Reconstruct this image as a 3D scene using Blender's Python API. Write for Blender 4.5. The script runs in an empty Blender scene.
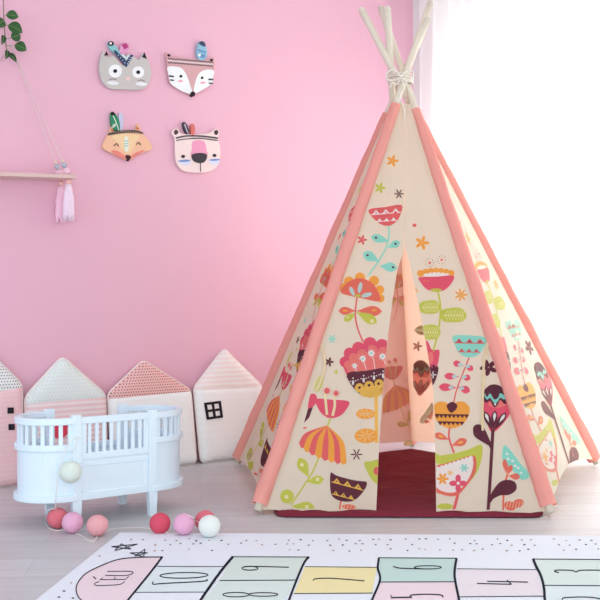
import bpy, bmesh, math, random
from mathutils import Vector as V, Matrix, noise
random.seed(7)
C = bpy.context.scene.collection
PI = math.pi
F, H, CX, HY = 950.0, 0.74, 300.0, 306.0        # focal length, camera height, principal column, horizon row

def lin(c):
    return tuple(((x/255)/12.92 if x <= 10 else (((x/255)+.055)/1.055)**2.4) for x in c) + (1,)
def P(px, py, D): return V(((px-CX)/F*D, D, H+(HY-py)/F*D))
def floor_pt(px, py, z=0.0):
    D = (H-z)*F/(py-HY); return V(((px-CX)/F*D, D, z))
def proj(p): return (CX+F*p.x/p.y, HY-F*(p.z-H)/p.y)

# ------------------------------------------------------------------ materials
MATS = {}
def nodes(m):
    m.use_nodes = True; nt = m.node_tree; return nt, nt.nodes, nt.links
def bump(nt, bsdf, scale, strength, dist=.002, coord='Object', stretch=(1,1,1), detail=3):
    tc = nt.nodes.new('ShaderNodeTexCoord'); mp = nt.nodes.new('ShaderNodeMapping')
    mp.inputs['Scale'].default_value = stretch
    n = nt.nodes.new('ShaderNodeTexNoise'); n.inputs['Scale'].default_value = scale; n.inputs['Detail'].default_value = detail
    b = nt.nodes.new('ShaderNodeBump'); b.inputs['Strength'].default_value = strength; b.inputs['Distance'].default_value = dist
    nt.links.new(tc.outputs[coord], mp.inputs['Vector']); nt.links.new(mp.outputs[0], n.inputs['Vector'])
    nt.links.new(n.outputs['Fac'], b.inputs['Height']); nt.links.new(b.outputs[0], bsdf.inputs['Normal'])
def mat(name, col, rough=.7, trans=0, tcol=None, bmp=None, spec=.3, metal=0):
    if name in MATS: return MATS[name]
    m = bpy.data.materials.new(name); nt, N, L = nodes(m)
    b = N['Principled BSDF']; b.inputs['Base Color'].default_value = lin(col)
    b.inputs['Roughness'].default_value = rough; b.inputs['Specular IOR Level'].default_value = spec; b.inputs['Metallic'].default_value = metal
    if bmp: bump(nt, b, *bmp)
    if trans:
        t = N.new('ShaderNodeBsdfTranslucent'); t.inputs['Color'].default_value = lin(tcol or col)
        mx = N.new('ShaderNodeMixShader'); mx.inputs[0].default_value = trans
        L.new(b.outputs[0], mx.inputs[1]); L.new(t.outputs[0], mx.inputs[2]); L.new(mx.outputs[0], N['Material Output'].inputs[0])
    MATS[name] = m; return m
def math_node(nt, op, a, b=None, c=None):
    n = nt.nodes.new('ShaderNodeMath'); n.operation = op
    for i, x in enumerate((a, b, c)):
        if x is None: continue
        if isinstance(x, (int, float)): n.inputs[i].default_value = x
        else: nt.links.new(x, n.inputs[i])
    return n.outputs[0]
def pattern_mat(name, base, spot, kind, pitch, size, rough=.9):
    """woven cotton with a printed pattern laid out in the cloth's own metres (UV)"""
    m = bpy.data.materials.new(name); nt, N, L = nodes(m); b = N['Principled BSDF']
    b.inputs['Roughness'].default_value = rough; b.inputs['Specular IOR Level'].default_value = .15
    tc = N.new('ShaderNodeTexCoord'); sp = N.new('ShaderNodeSeparateXYZ'); L.new(tc.outputs['UV'], sp.inputs[0])
    x = math_node(nt, 'DIVIDE', sp.outputs[0], pitch); y = math_node(nt, 'DIVIDE', sp.outputs[1], pitch)
    if kind == 'dots':
        row = math_node(nt, 'FLOOR', y); half = math_node(nt, 'MULTIPLY', math_node(nt, 'MODULO', row, 2.0), .5)
        fx = math_node(nt, 'SUBTRACT', math_node(nt, 'FRACT', math_node(nt, 'ADD', x, half)), .5)
        fy = math_node(nt, 'SUBTRACT', math_node(nt, 'FRACT', y), .5)
        d = math_node(nt, 'SQRT', math_node(nt, 'ADD', math_node(nt, 'MULTIPLY', fx, fx), math_node(nt, 'MULTIPLY', fy, fy)))
        fac = math_node(nt, 'LESS_THAN', d, size)
    else:
        s = math_node(nt, 'SINE', math_node(nt, 'MULTIPLY', y, 2*PI))
        fac = math_node(nt, 'MULTIPLY_ADD', s, .5, .5)
    mx = N.new('ShaderNodeMix'); mx.data_type = 'RGBA'
    mx.inputs['A'].default_value = lin(base); mx.inputs['B'].default_value = lin(spot)
    L.new(fac, mx.inputs['Factor']); L.new(mx.outputs['Result'], b.inputs['Base Color'])
    bump(nt, b, 25, .5, .004)
    MATS[name] = m; return m

# ------------------------------------------------------------------ objects
def tag(o, label=None, cat=None, group=None, kind=None):
    for k, v in (('label', label), ('category', cat), ('group', group), ('kind', kind)):
        if v: o[k] = v
    return o
def empty(name, loc, label, cat, group=None):
    o = bpy.data.objects.new(name, None); C.objects.link(o); o.location = loc; o.empty_display_size = .05
    return tag(o, label, cat, group)
def wloc(o):
    p = V((0,0,0))
    while o: p += o.location; o = o.parent
    return p
def obj(name, bm, mats, parent=None, smooth=False, label=None):
    """bm holds world coordinates; links ONE mesh object"""
    if parent: bmesh.ops.translate(bm, vec=-wloc(parent), verts=bm.verts)
    me = bpy.data.meshes.new(name)
    bm.to_mesh(me); bm.free()
    for m in (mats if isinstance(mats, (list, tuple)) else [mats]): me.materials.append(m)
    if smooth:
        for p in me.polygons: p.use_smooth = True
    o = bpy.data.objects.new(name, me); C.objects.link(o)
    if parent: o.parent = parent
    if label: o['label'] = label
    return o
def top(name, bm, mats, label=None, cat=None, group=None, kind=None, smooth=False):
    """top-level mesh with its origin at its own base"""
    xs = [v.co.copy() for v in bm.verts]
    c = V((sum(p.x for p in xs)/len(xs), sum(p.y for p in xs)/len(xs), min(p.z for p in xs)))
    bmesh.ops.translate(bm, vec=-c, verts=bm.verts)
    o = obj(name, bm, mats, None, smooth); o.location = c
    return tag(o, label, cat, group, kind)
NB = bmesh.new
def tube(bm, pts, r, seg=10, r2=None, mi=0, caps=True, side=None, flat=1.0):
    pts = [V(p) for p in pts]; n = len(pts); rings = []
    up = side or V((0,0,1))
    for i, p in enumerate(pts):
        t = (pts[min(i+1,n-1)]-pts[max(i-1,0)]).normalized()
        a = t.cross(up)
        if a.length < 1e-3: a = t.cross(V((1,0,0)))
        a.normalize(); b = t.cross(a).normalized()
        rr = r(i/(n-1)) if callable(r) else (r if r2 is None else r+(r2-r)*i/(n-1))
        ring = []
        for k in range(seg):
            q = rr(k/seg) if callable(rr) else rr
            ring.append(bm.verts.new(p+a*math.cos(2*PI*k/seg)*q+b*math.sin(2*PI*k/seg)*q*flat))
        rings.append(ring)
    for i in range(n-1):
        for k in range(seg):
            f = bm.faces.new((rings[i][k], rings[i][(k+1)%seg], rings[i+1][(k+1)%seg], rings[i+1][k])); f.material_index = mi; f.smooth = True
    if caps:
        for rg in (rings[0][::-1], rings[-1]):
            f = bm.faces.new(rg); f.material_index = mi
    return bm
def ball(bm, c, r, seg=20, sz=1.0, amp=0, freq=60, mi=0):
    ret = bmesh.ops.create_uvsphere(bm, u_segments=seg, v_segments=seg*2//3, radius=1)
    for v in ret['verts']:
        d = v.co.copy(); k = 1+amp*noise.noise(d*freq*r*10+V(c))
        v.co = V(c)+V((d.x*r*k, d.y*r*k, d.z*r*k*sz))
        for f in v.link_faces: f.material_index = mi; f.smooth = True
    return bm
def box(bm, c, ex, ey, ez, bev=0.0, mi=0):
    """c centre, ex/ey/ez half-extent vectors"""
    vs = []
    for s in ((-1,-1,-1),(1,-1,-1),(1,1,-1),(-1,1,-1),(-1,-1,1),(1,-1,1),(1,1,1),(-1,1,1)):
        vs.append(bm.verts.new(V(c)+V(ex)*s[0]+V(ey)*s[1]+V(ez)*s[2]))
    fs = [bm.faces.new([vs[i] for i in q]) for q in ((0,3,2,1),(4,5,6,7),(0,1,5,4),(1,2,6,5),(2,3,7,6),(3,0,4,7))]
    for f in fs: f.material_index = mi
    if bev:
        es = {e for f in fs for e in f.edges}
        bmesh.ops.bevel(bm, geom=list(es), offset=bev, segments=2, affect='EDGES', profile=.5)
    return bm

# ------------------------------------------------------------------ 2D print shapes (points in a flat drawing)
def ell(cx, cy, rx, ry=None, rot=0, n=18, a0=0, a1=360):
    ry = rx if ry is None else ry; out = []; full = (a1-a0) >= 360
    m = n if full else n+1
    for i in range(m):
        a = math.radians(a0+(a1-a0)*i/n); x, y = rx*math.cos(a), ry*math.sin(a)
        c, s = math.cos(math.radians(rot)), math.sin(math.radians(rot))
        out.append((cx+x*c-y*s, cy+x*s+y*c))
    return out
def smooth(pts, n=5, closed=True):
    out = []; m = len(pts)
    rng = range(m) if closed else range(m-1)
    for i in rng:
        if closed: p0, p1, p2, p3 = pts[i-1], pts[i], pts[(i+1)%m], pts[(i+2)%m]
        else: p0, p1, p2, p3 = pts[max(i-1,0)], pts[i], pts[i+1], pts[min(i+2,m-1)]
        for k in range(n):
            t = k/n
            out.append(tuple(.5*((2*p1[j])+(-p0[j]+p2[j])*t+(2*p0[j]-5*p1[j]+4*p2[j]-p3[j])*t*t+(-p0[j]+3*p1[j]-3*p2[j]+p3[j])*t**3) for j in (0,1)))
    if not closed: out.append(tuple(pts[-1]))
    return out
def stroke(pts, w, sm=True, w2=None):
    if sm and len(pts) > 2: pts = smooth(pts, 6, False)
    L, R = [], []
    n = len(pts)
    for i, p in enumerate(pts):
        a, b = pts[max(i-1,0)], pts[min(i+1,n-1)]
        dx, dy = b[0]-a[0], b[1]-a[1]; l = math.hypot(dx, dy) or 1
        ww = (w if w2 is None else w+(w2-w)*i/max(1,n-1))/2
        L.append((p[0]-dy/l*ww, p[1]+dx/l*ww)); R.append((p[0]+dy/l*ww, p[1]-dx/l*ww))
    return L+R[::-1]
def petals(cx, cy, r, n=5, w=.42, rot=0):
    return [ell(cx+.55*r*math.cos(2*PI*i/n+rot), cy+.55*r*math.sin(2*PI*i/n+rot), r*.5, r*w*.55, math.degrees(2*PI*i/n+rot), 10) for i in range(n)]
def leaf(x0, y0, x1, y1, w, n=9):
    """pointed at (x0,y0), rounded at (x1,y1)"""
    dx, dy = x1-x0, y1-y0; a, b = [], []
    for i in range(n+1):
        t = i/n; h = w*math.sin(PI*t**1.6)**.8 if 0 < t < 1 else 0
        l = math.hypot(dx, dy)
        a.append((x0+dx*t-dy/l*h, y0+dy*t+dx/l*h))
        if 0 < i < n: b.append((x0+dx*t+dy/l*h, y0+dy*t-dx/l*h))
    return a+b[::-1]
def zig(x0, y0, x1, y1, n, h, thick=.8, gap=.12):
    """row of little triangles on a line"""
    out = [stroke([(x0,y0),(x1,y1)], thick, False)]
    for i in range(n):
        a, m, b = i/n+gap/n, (i+.5)/n, (i+1)/n-gap/n
        f = lambda t: (x0+(x1-x0)*t, y0+(y1-y0)*t)
        pa, pm, pb = f(a), f(m), f(b)
        out.append([pa, (pm[0], pm[1]-h), pb])
    return out
def sheet_prints(bm, shapes, mapping, step, clampf=None, area=None):
    """cut flat shapes into small faces and lay them on a surface; each shape = (points, material index, layer)"""
    t = bmesh.new()
    for pts, mi, ly in shapes:
        ps = []
        for p in pts:
            if not ps or (abs(p[0]-ps[-1][0])+abs(p[1]-ps[-1][1])) > 1e-3: ps.append(p)
        if len(ps) > 2 and abs(ps[0][0]-ps[-1][0])+abs(ps[0][1]-ps[-1][1]) < 1e-3: ps.pop()
        if len(ps) < 3: continue
        a = sum(ps[i-1][0]*ps[i][1]-ps[i][0]*ps[i-1][1] for i in range(len(ps)))
        if a > 0: ps = ps[::-1]
        f = t.faces.new([t.verts.new((p[0], p[1], ly)) for p in ps]); f.material_index = mi
    bmesh.ops.triangulate(t, faces=t.faces[:])
    if not t.verts: return
    xs = [v.co.x for v in t.verts]; ys = [v.co.y for v in t.verts]
    for ax, lo, hi in ((0, min(xs), max(xs)), (1, min(ys), max(ys))):
        k = lo+step
        while k < hi:
            co = (k,0,0) if ax == 0 else (0,k,0); no = (1,0,0) if ax == 0 else (0,1,0)
            bmesh.ops.bisect_plane(t, geom=t.verts[:]+t.edges[:]+t.faces[:], plane_co=co, plane_no=no, dist=1e-5)
            k += step
    t.verts.index_update(); mp = {}
    cl = {}
    for v in t.verts:
        x, y = v.co.x, v.co.y
        if clampf: x, y = clampf(x, y)
        cl[v.index] = (x, y)
    for f in t.faces:
        q = [cl[v.index] for v in f.verts]
        a = sum(q[i-1][0]*q[i][1]-q[i][0]*q[i-1][1] for i in range(len(q)))
        if abs(a) < 1e-4: continue
        vs = []
        for v in f.verts:
            if v.index not in mp: mp[v.index] = bm.verts.new(mapping(*cl[v.index], v.co.z))
            vs.append(mp[v.index])
        try:
            nf = bm.faces.new(vs); nf.material_index = f.material_index; nf.smooth = True
        except ValueError: pass
    t.free()

# ================================================================== THE SETTING
WD = V((.788, .616, 0)).normalized(); WN = V((.616, -.788, 0)).normalized()
W0 = V((-.383, 4.629, 0))
CORNER = W0+WD*1.307
RD = V((.666, -.746, 0)).normalized(); RN = V((-.746, -.666, 0)).normalized()
def wall_pt(px, py, off=0.0):
    o = W0+WN*off; k = (px-CX)/F
    s = (k*o.y-o.x)/(WD.x-k*WD.y); p = o+WD*s
    return P(px, py, p.y)
def wall_mat():
    m = bpy.data.materials.new('pink_wall_paint'); nt, N, L = nodes(m); b = N['Principled BSDF']
    b.inputs['Roughness'].default_value = .75; b.inputs['Specular IOR Level'].default_value = .25
    tc = N.new('ShaderNodeTexCoord'); n = N.new('ShaderNodeTexNoise'); n.inputs['Scale'].default_value = 1.3; n.inputs['Detail'].default_value = 4
    L.new(tc.outputs['Object'], n.inputs['Vector'])
    mx = N.new('ShaderNodeMix'); mx.data_type = 'RGBA'
    mx.inputs['A'].default_value = lin((235,184,205)); mx.inputs['B'].default_value = lin((239,189,208))
    L.new(n.outputs['Fac'], mx.inputs['Factor']); L.new(mx.outputs['Result'], b.inputs['Base Color'])
    bump(nt, b, 22, .25, .003, stretch=(1,1,.25))
    return m
bm = NB()
a, b_ = W0-WD*2.6, CORNER
tk = -WN*.12
box(bm, (a+b_)/2+tk/2+V((0,0,1.35)), (b_-a)/2, tk/2, V((0,0,1.35)))
top('wall_back', bm, wall_mat(), 'pink painted wall behind the tent, crib and cushions', 'wall', kind='structure')
# right wall: white, with a tall window opening behind the curtain
white_wall = mat('white_wall_paint', (238,241,240), .7)
def rpt(t, z, off=0): return CORNER+RD*t+RN*off+V((0,0,z))
bm = NB()
def rbox(t0, t1, z0, z1, d0=-.12, d1=0.0, bev=0):
    c = rpt((t0+t1)/2, (z0+z1)/2, (d0+d1)/2); box(bm, c, RD*(t1-t0)/2, RN*(d1-d0)/2, V((0,0,(z1-z0)/2)), bev)
rbox(0, .16, 0, 2.7); rbox(2.5, 2.8, 0, 2.7); rbox(.16, 2.5, 2.62, 2.7)
top('wall_right', bm, white_wall, 'white wall around the tall curtained window', 'wall', kind='structure')
bm = NB()
for q in ((.16,.19,0,2.62),(2.47,2.5,0,2.62),(.19,2.47,2.59,2.62),(.19,2.47,0,.03)): rbox(*q, d0=-.11, d1=-.05)
top('window_1', bm, mat('window_frame_white', (245,245,245), .4), 'white frame of the tall window behind the curtain', 'window', kind='structure')
# floor
m = bpy.data.materials.new('pale_wood_floor'); nt, N, L = nodes(m); b = N['Principled BSDF']
tc = N.new('ShaderNodeTexCoord'); mp = N.new('ShaderNodeMapping'); mp.inputs['Rotation'].default_value = (0,0,math.radians(-6))
br = N.new('ShaderNodeTexBrick'); br.offset = .37; br.inputs['Scale'].default_value = 1; br.inputs['Brick Width'].default_value = 1.3; br.inputs['Row Height'].default_value = .19
br.inputs['Mortar Size'].default_value = .0012; br.inputs['Mortar Smooth'].default_value = .3
br.inputs['Color1'].default_value = lin((198,197,200)); br.inputs['Color2'].default_value = lin((205,204,207)); br.inputs['Mortar'].default_value = lin((180,177,180))
n = N.new('ShaderNodeTexNoise'); n.inputs['Scale'].default_value = 4; n.inputs['Detail'].default_value = 8
mp2 = N.new('ShaderNodeMapping'); mp2.inputs['Scale'].default_value = (.6,9,1)
L.new(tc.outputs['Object'], mp.inputs[0]); L.new(mp.outputs[0], br.inputs['Vector']); L.new(mp.outputs[0], mp2.inputs[0]); L.new(mp2.outputs[0], n.inputs['Vector'])
mx = N.new('ShaderNodeMix'); mx.data_type = 'RGBA'; mx.blend_type = 'MULTIPLY'
cr = N.new('ShaderNodeValToRGB'); cr.color_ramp.elements[0].color = (.86,.84,.83,1); cr.color_ramp.elements[1].color = (1,1,1,1)
cr.color_ramp.elements[0].position = .35; cr.color_ramp.elements[1].position = .6
L.new(n.outputs['Fac'], cr.inputs[0]); mx.inputs['Factor'].default_value = .7
L.new(br.outputs['Color'], mx.inputs['A']); L.new(cr.outputs[0], mx.inputs['B']); L.new(mx.outputs['Result'], b.inputs['Base Color'])
b.inputs['Roughness'].default_value = .38; b.inputs['Specular IOR Level'].default_value = .35
bm = NB()
pa, pb, pc = W0-WD*2.6-WN*.12, CORNER-WN*.12-RN*.12, CORNER+RD*2.8-RN*.12
poly = [V((pa.x,-1.2,0)), V((pc.x+.1,-1.2,0)), V((pc.x+.1,pc.y,0)), pc, pb, pa]
f = bm.faces.new([bm.verts.new(p) for p in poly])
ex = bmesh.ops.extrude_face_region(bm, geom=[f]); bmesh.ops.translate(bm, vec=(0,0,-.1), verts=[v for v in ex['geom'] if isinstance(v, bmesh.types.BMVert)])
bmesh.ops.recalc_face_normals(bm, faces=bm.faces[:])
o = obj('floor', bm, m); tag(o, 'pale greyish wood floor of the playroom', 'floor', kind='structure')

bm = NB(); f = bm.faces.new([bm.verts.new(p+V((0,0,2.70))) for p in poly])
ex = bmesh.ops.extrude_face_region(bm, geom=[f]); bmesh.ops.translate(bm, vec=(0,0,.08), verts=[v for v in ex['geom'] if isinstance(v, bmesh.types.BMVert)])
bmesh.ops.recalc_face_normals(bm, faces=bm.faces[:])
o = obj('ceiling', bm, mat('ceiling_white', (240,240,240), .8)); tag(o, 'white ceiling above the playroom, out of the picture', 'ceiling', kind='structure')
# curtain
bm = NB(); cols = []
n = 520
for i in range(n+1):
    t = .10+2.45*i/n
    row = []
    for j, z in enumerate((.012, .5, 1.1, 1.8, 2.4, 2.66)):
        w = .016+.004*j
        off = .055+w*math.sin(t*62+.25*math.sin(t*9+z))+.006*math.sin(t*23+z*1.5)
        row.append(bm.verts.new(rpt(t, z, off)))
    cols.append(row)
for i in range(n):
    for j in range(5):
        f = bm.faces.new((cols[i][j], cols[i+1][j], cols[i+1][j+1], cols[i][j+1])); f.smooth = True
curtain_m = mat('sheer_white_curtain', (250,250,250), .9, .72, (252,252,252), spec=.05)
cu = empty('sheer_curtain', rpt(1.3, 0, .055), 'white sheer full-height curtain glowing with daylight to the right of the pink wall', 'curtain')
obj('curtain_fabric', bm, curtain_m, cu)
bm = NB(); tube(bm, [rpt(.05,2.67,.055), rpt(2.6,2.67,.055)], .011, 12)
obj('curtain_rod', bm, mat('rod_white', (235,235,235), .4), cu)

# ================================================================== HOUSE CUSHIONS
def pillow(out_pts, eave, plane, T, R, step=.018):
    """padded cushion from an outline; returns two bmeshes split at the eave line (roof, body)"""
    o, ua, va, na = plane
    pts = out_pts
    def dist(x, y):
        d = 9
        for i in range(len(pts)):
            ax, ay = pts[i-1]; bx, by = pts[i]; dx, dy = bx-ax, by-ay
            t = max(0, min(1, ((x-ax)*dx+(y-ay)*dy)/max(1e-12, dx*dx+dy*dy)))
            d = min(d, math.hypot(x-ax-dx*t, y-ay-dy*t))
        return d
    (ex0, ey0), (ex1, ey1) = eave
    def eav(x): return ey0+(ey1-ey0)*(x-ex0)/(ex1-ex0)
    t = bmesh.new()
    f = t.faces.new([t.verts.new((x, y, 0)) for x, y in pts])
    bmesh.ops.triangulate(t, faces=[f])
    xs = [p[0] for p in pts]; ys = [p[1] for p in pts]
    for ax, lo, hi in ((0,min(xs),max(xs)),(1,min(ys),max(ys))):
        k = lo+step*.6
        while k < hi:
            bmesh.ops.bisect_plane(t, geom=t.verts[:]+t.edges[:]+t.faces[:], plane_co=(k,0,0) if ax == 0 else (0,k,0), plane_no=(1,0,0) if ax == 0 else (0,1,0), dist=1e-6); k += step
    bmesh.ops.bisect_plane(t, geom=t.verts[:]+t.edges[:]+t.faces[:], plane_co=(ex0,ey0,0), plane_no=(-(ey1-ey0), ex1-ex0, 0), dist=1e-6)
    res = []
    for part in (0, 1):
        bm = NB(); uv = bm.loops.layers.uv.new('UVMap')
        for side in (1, -1):
            mp = {}
            for f in t.faces:
                c = f.calc_center_median()
                if (c.y > eav(c.x)) != (part == 0): continue
                vs = []
                for v in (f.verts if side == 1 else reversed(f.verts)):
                    if v.index not in mp or True:
                        key = (round(v.co.x,6), round(v.co.y,6))
                        if key not in mp:
                            x, y = v.co.x, v.co.y
                            d = dist(x, y); q = min(d/R, 1)
                            h = T*math.sqrt(max(0, 1-(1-q)**2))
                            h -= .004*math.exp(-((y-eav(x))/.006)**2)*(1 if d > .01 else 0)
                            h += .0022*noise.noise(V((x*9, y*9, o.x*5)))*q
                            mp[key] = (bm.verts.new(V(o)+ua*x+va*y+na*(h*side)), (x, y))
                        vs.append(mp[key])
                try:
                    nf = bm.faces.new([q[0] for q in vs]); nf.smooth = True
                    for lp, q in zip(nf.loops, vs): lp[uv].uv = q[1]
                except ValueError: pass
        bmesh.ops.remove_doubles(bm, verts=bm.verts[:], dist=1e-6)
        bmesh.ops.recalc_face_normals(bm, faces=bm.faces[:])
        res.append(bm)
    t.free(); return res
TILT = .075
CP = (W0+WN*.105, WD, (V((0,0,1))*math.cos(TILT)-WN*math.sin(TILT)), (WN*math.cos(TILT)+V((0,0,1))*math.sin(TILT)))
def plane_ab(plane, px, py):
    """where the sight line of a drawing point meets a plane, in the plane's own coordinates"""
    o, ua, va, na = plane
    r = P(px, py, 1)-V((0,0,H)); cam = V((0,0,H))
    t = (V(o)-cam).dot(na)/r.dot(na); p = cam+r*t-V(o)
    return (p.dot(ua), p.dot(va))
def round_corners(pts, r):
    out = []; n = len(pts)
    for i in range(n):
        p0, p, p1 = V((*pts[i-1],0)), V((*pts[i],0)), V((*pts[(i+1)%n],0))
        a, b = p+(p0-p).normalized()*r, p+(p1-p).normalized()*r
        for k in range(6):
            t = k/5; q = a*(1-t)**2+p*2*t*(1-t)+b*t*t; out.append((q.x, q.y))
    return out
black = mat('black_felt', (38,34,42), .9)
red = mat('red_felt', (228,70,92), .9)
piping = mat('cushion_piping', (246,232,228), .9)
def house(px_pts, eave_px, roof_m, body_m, label, decor):
    plane = (CP[0]-CP[3]*.032, CP[1], CP[2], CP[3])
    ab = [plane_ab(plane, *p) for p in px_pts]
    z0 = min(a[1] for a in ab)
    # the bottom edge rests on the floor: keep the drawn width, stand it on z = 0
    floorb = (0.004-0)/CP[2].z
    ab = [(a[0], floorb+.0 if i in (0,1) else a[1]) for i, a in enumerate(ab)]
    pts = round_corners(ab, .03)
    ev = [plane_ab(plane, *p) for p in eave_px]
    roof, body = pillow(pts, ev, plane, .032, .045)
    base = plane[0]+plane[1]*(sum(a[0] for a in ab)/5)
    t = empty('house_cushion', (base.x, base.y, 0), label, 'cushion', 'house-shaped cushions leaning on the pink wall')
    bo = obj('cushion_body', body, body_m, t); ro = obj('cushion_roof', roof, roof_m, t)
    bm = NB(); tube(bm, [plane[0]+plane[1]*x+plane[2]*y for x, y in pts+[pts[0]]], .0045, 6, caps=False)
    obj('piping', bm, piping, t, True)
    for nm, shapes, m in decor:
        bm = NB()
        for s in shapes:
            q = [plane_ab(CP, *p) for p in s]
            fr = [bm.verts.new(CP[0]+CP[1]*x+CP[2]*y+CP[3]*.0035) for x, y in q]
            f = bm.faces.new(fr); ex = bmesh.ops.extrude_face_region(bm, geom=[f])
            bmesh.ops.translate(bm, vec=-CP[3]*.008, verts=[v for v in ex['geom'] if isinstance(v, bmesh.types.BMVert)])
        bmesh.ops.recalc_face_normals(bm, faces=bm.faces[:])
        obj(nm, bm, m, t)
    return t
def sq(cx, cy, w, h=None): h = h or w; return [(cx-w/2,cy-h/2),(cx+w/2,cy-h/2),(cx+w/2,cy+h/2),(cx-w/2,cy+h/2)]
def quad(tl, tr, br_, bl, u0, v0, u1, v1):
    f = lambda u, v: tuple((tl[i]*(1-u)+tr[i]*u)*(1-v)+(bl[i]*(1-u)+br_[i]*u)*v for i in (0,1))
    return [f(u0,v0), f(u1,v0), f(u1,v1), f(u0,v1)]
WT = ((204,402.8),(220.5,400.8),(222.8,417.5),(206.8,419.8))
winframe = [quad(*WT,0,0,1,.14), quad(*WT,0,.43,1,.57), quad(*WT,0,.86,1,1), quad(*WT,0,.14,.14,.43), quad(*WT,.43,.14,.57,.43), quad(*WT,.86,.14,1,.43),
            quad(*WT,0,.57,.14,.86), quad(*WT,.43,.57,.57,.86), quad(*WT,.86,.57,1,.86)]
pink_stripe = pattern_mat('pink_fine_striped_cotton', (246,208,212), (244,202,207), 'stripes', .02, .5)
cream = pattern_mat('cream_quilted_cotton', (253,254,254), (251,252,252), 'stripes', .035, .5)
house([(-66,500),(22.8,484),(22,384),(-22,341),(-68,396)], [(-68,403),(22,387)],
      pattern_mat('white_cotton_dark_dots', (240,240,240), (62,92,104), 'dots', .0125, .22), pink_stripe,
      'pink house cushion with white dotted roof, at the left edge of the picture',
      [('window_patch', [sq(10.5,410.5,6)], black), ('window_patch', [sq(11.5,427,6)], black)])
house([(28,485),(107.6,475),(105.4,394),(62,356),(24.5,397)], [(24.4,404),(105.5,397)],
      pattern_mat('mint_white_cotton_faint_dots', (232,240,238), (218,228,226), 'dots', .016, .2),
      pattern_mat('pink_white_striped_cotton', (248,234,234), (243,206,210), 'stripes', .022, .5),
      'house cushion with pale mint roof and pink striped body behind the left of the crib',
      [('door_patch', [ell(59,423,11.5,15.5,0,14,0,180)], red)])
house([(112,474),(196.6,462),(190.6,390),(143,360),(107.4,394)], [(106.5,399),(191.8,391)],
      pattern_mat('pink_cotton_dark_dots', (246,196,192), (136,92,106), 'dots', .0125, .24), cream,
      'cream house cushion with pink dotted roof behind the right end of the crib',
      [('window_patch', [sq(123,424,2.6)], black), ('window_patch', [sq(123,432,2.6)], black), ('window_patch', [sq(133.5,423,2.4)], black), ('window_patch', [sq(118,448,2.8)], black)])
house([(200.6,463),(263,455),(262,386),(224,348),(193.2,388)], [(192.5,391),(262,387)],
      pattern_mat('cream_pink_ribbed_cotton', (250,247,245), (248,232,230), 'stripes', .022, .5), cream,
      'cream house cushion with black four-pane window patch, beside the tent',
      [('window_patch', winframe, black)])

# ================================================================== DOLL CRIB
crib_w = mat('white_painted_wood', (226,242,253), .45, spec=.35)  # white paint tinted icy blue to carry the cool light here
CA = math.radians(36)
ce, cn = V((math.cos(CA), math.sin(CA), 0)), V((-math.sin(CA), math.cos(CA), 0))
HW = .12
cc = V((-.6375, 3.273, 0))+cn*HW
HS = .1415
def cp(x, y, z=0): return cc+ce*x+cn*y+V((0,0,z))
def end_path(sgn, k, grow=0.0, n=22):
    """half-oval end from front post to back post"""
    L = (.148 if sgn < 0 else .158)+grow; out = []
    for i in range(n+1):
        a = -PI/2+PI*i/n
        out.append((sgn*(HS+L*math.cos(a)**.9 if math.cos(a) > 0 else HS), (HW+grow)*math.sin(a)))
    return out
def band(bm, path, z0, z1, th):
    """vertical band of wood along a path, th thick outwards"""
    n = len(path); rings = []
    for i, (x, y) in enumerate(path):
        ax, ay = path[max(0,i-1)]; bx, by = path[min(n-1,i+1)]
        dx, dy = bx-ax, by-ay; l = math.hypot(dx, dy)
        nx, ny = dy/l, -dx/l
        if (nx*x+ny*y) < 0: nx, ny = -nx, -ny
        rings.append([bm.verts.new(cp(x-nx*th/2, y-ny*th/2, z0)), bm.verts.new(cp(x+nx*th/2, y+ny*th/2, z0)),
                      bm.verts.new(cp(x+nx*th/2, y+ny*th/2, z1)), bm.verts.new(cp(x-nx*th/2, y-ny*th/2, z1))])
    for i in range(n-1):
        for k in range(4): bm.faces.new((rings[i][k], rings[i][(k+1)%4], rings[i+1][(k+1)%4], rings[i+1][k]))
    bm.faces.new(rings[0][::-1]); bm.faces.new(rings[-1])
    bmesh.ops.recalc_face_normals(bm, faces=bm.faces[:])
def bev(o, w=.002):
    md = o.modifiers.new('bevel', 'BEVEL'); md.width = w; md.segments = 2; md.limit_method = 'ANGLE'; md.angle_limit = math.radians(40)
    return o
crib = empty('doll_crib', cc, 'white wooden doll crib with rounded slatted ends in front of the house cushions', 'doll crib')
for sg in (-1, 1):
    for dz, (z0, z1, th, g, nm) in enumerate(((.100,.262,.008,0,'end_panel'), (.086,.108,.022,.006,'base_rail'), (.255,.277,.022,.003,'middle_rail'), (.343,.366,.022,.003,'top_rail'))):
        bm = NB(); band(bm, end_path(sg, 0, g), z0, z1, th); bev(obj(nm, bm, crib_w, crib), .0035 if th > .01 else .001)
    pth = end_path(sg, 0, .001, 240); acc = 0; L = sum(math.dist(pth[i], pth[i-1]) for i in range(1, len(pth)))
    ns = 14
    tgt = [L*(i+.7)/(ns+.4) for i in range(ns)]; ti = 0
    for i in range(1, len(pth)):
        acc += math.dist(pth[i], pth[i-1])
        if ti < ns and acc >= tgt[ti]:
            ti += 1
            dx, dy = pth[i][0]-pth[i-1][0], pth[i][1]-pth[i-1][1]; l = math.hypot(dx, dy)
            tv = (ce*dx+cn*dy)/l; nv = tv.cross(V((0,0,1)))
            bm = NB(); box(bm, cp(*pth[i], .31), tv*.0068, nv*.004, V((0,0,.036)), .0015); obj('slat', bm, crib_w, crib)
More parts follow.
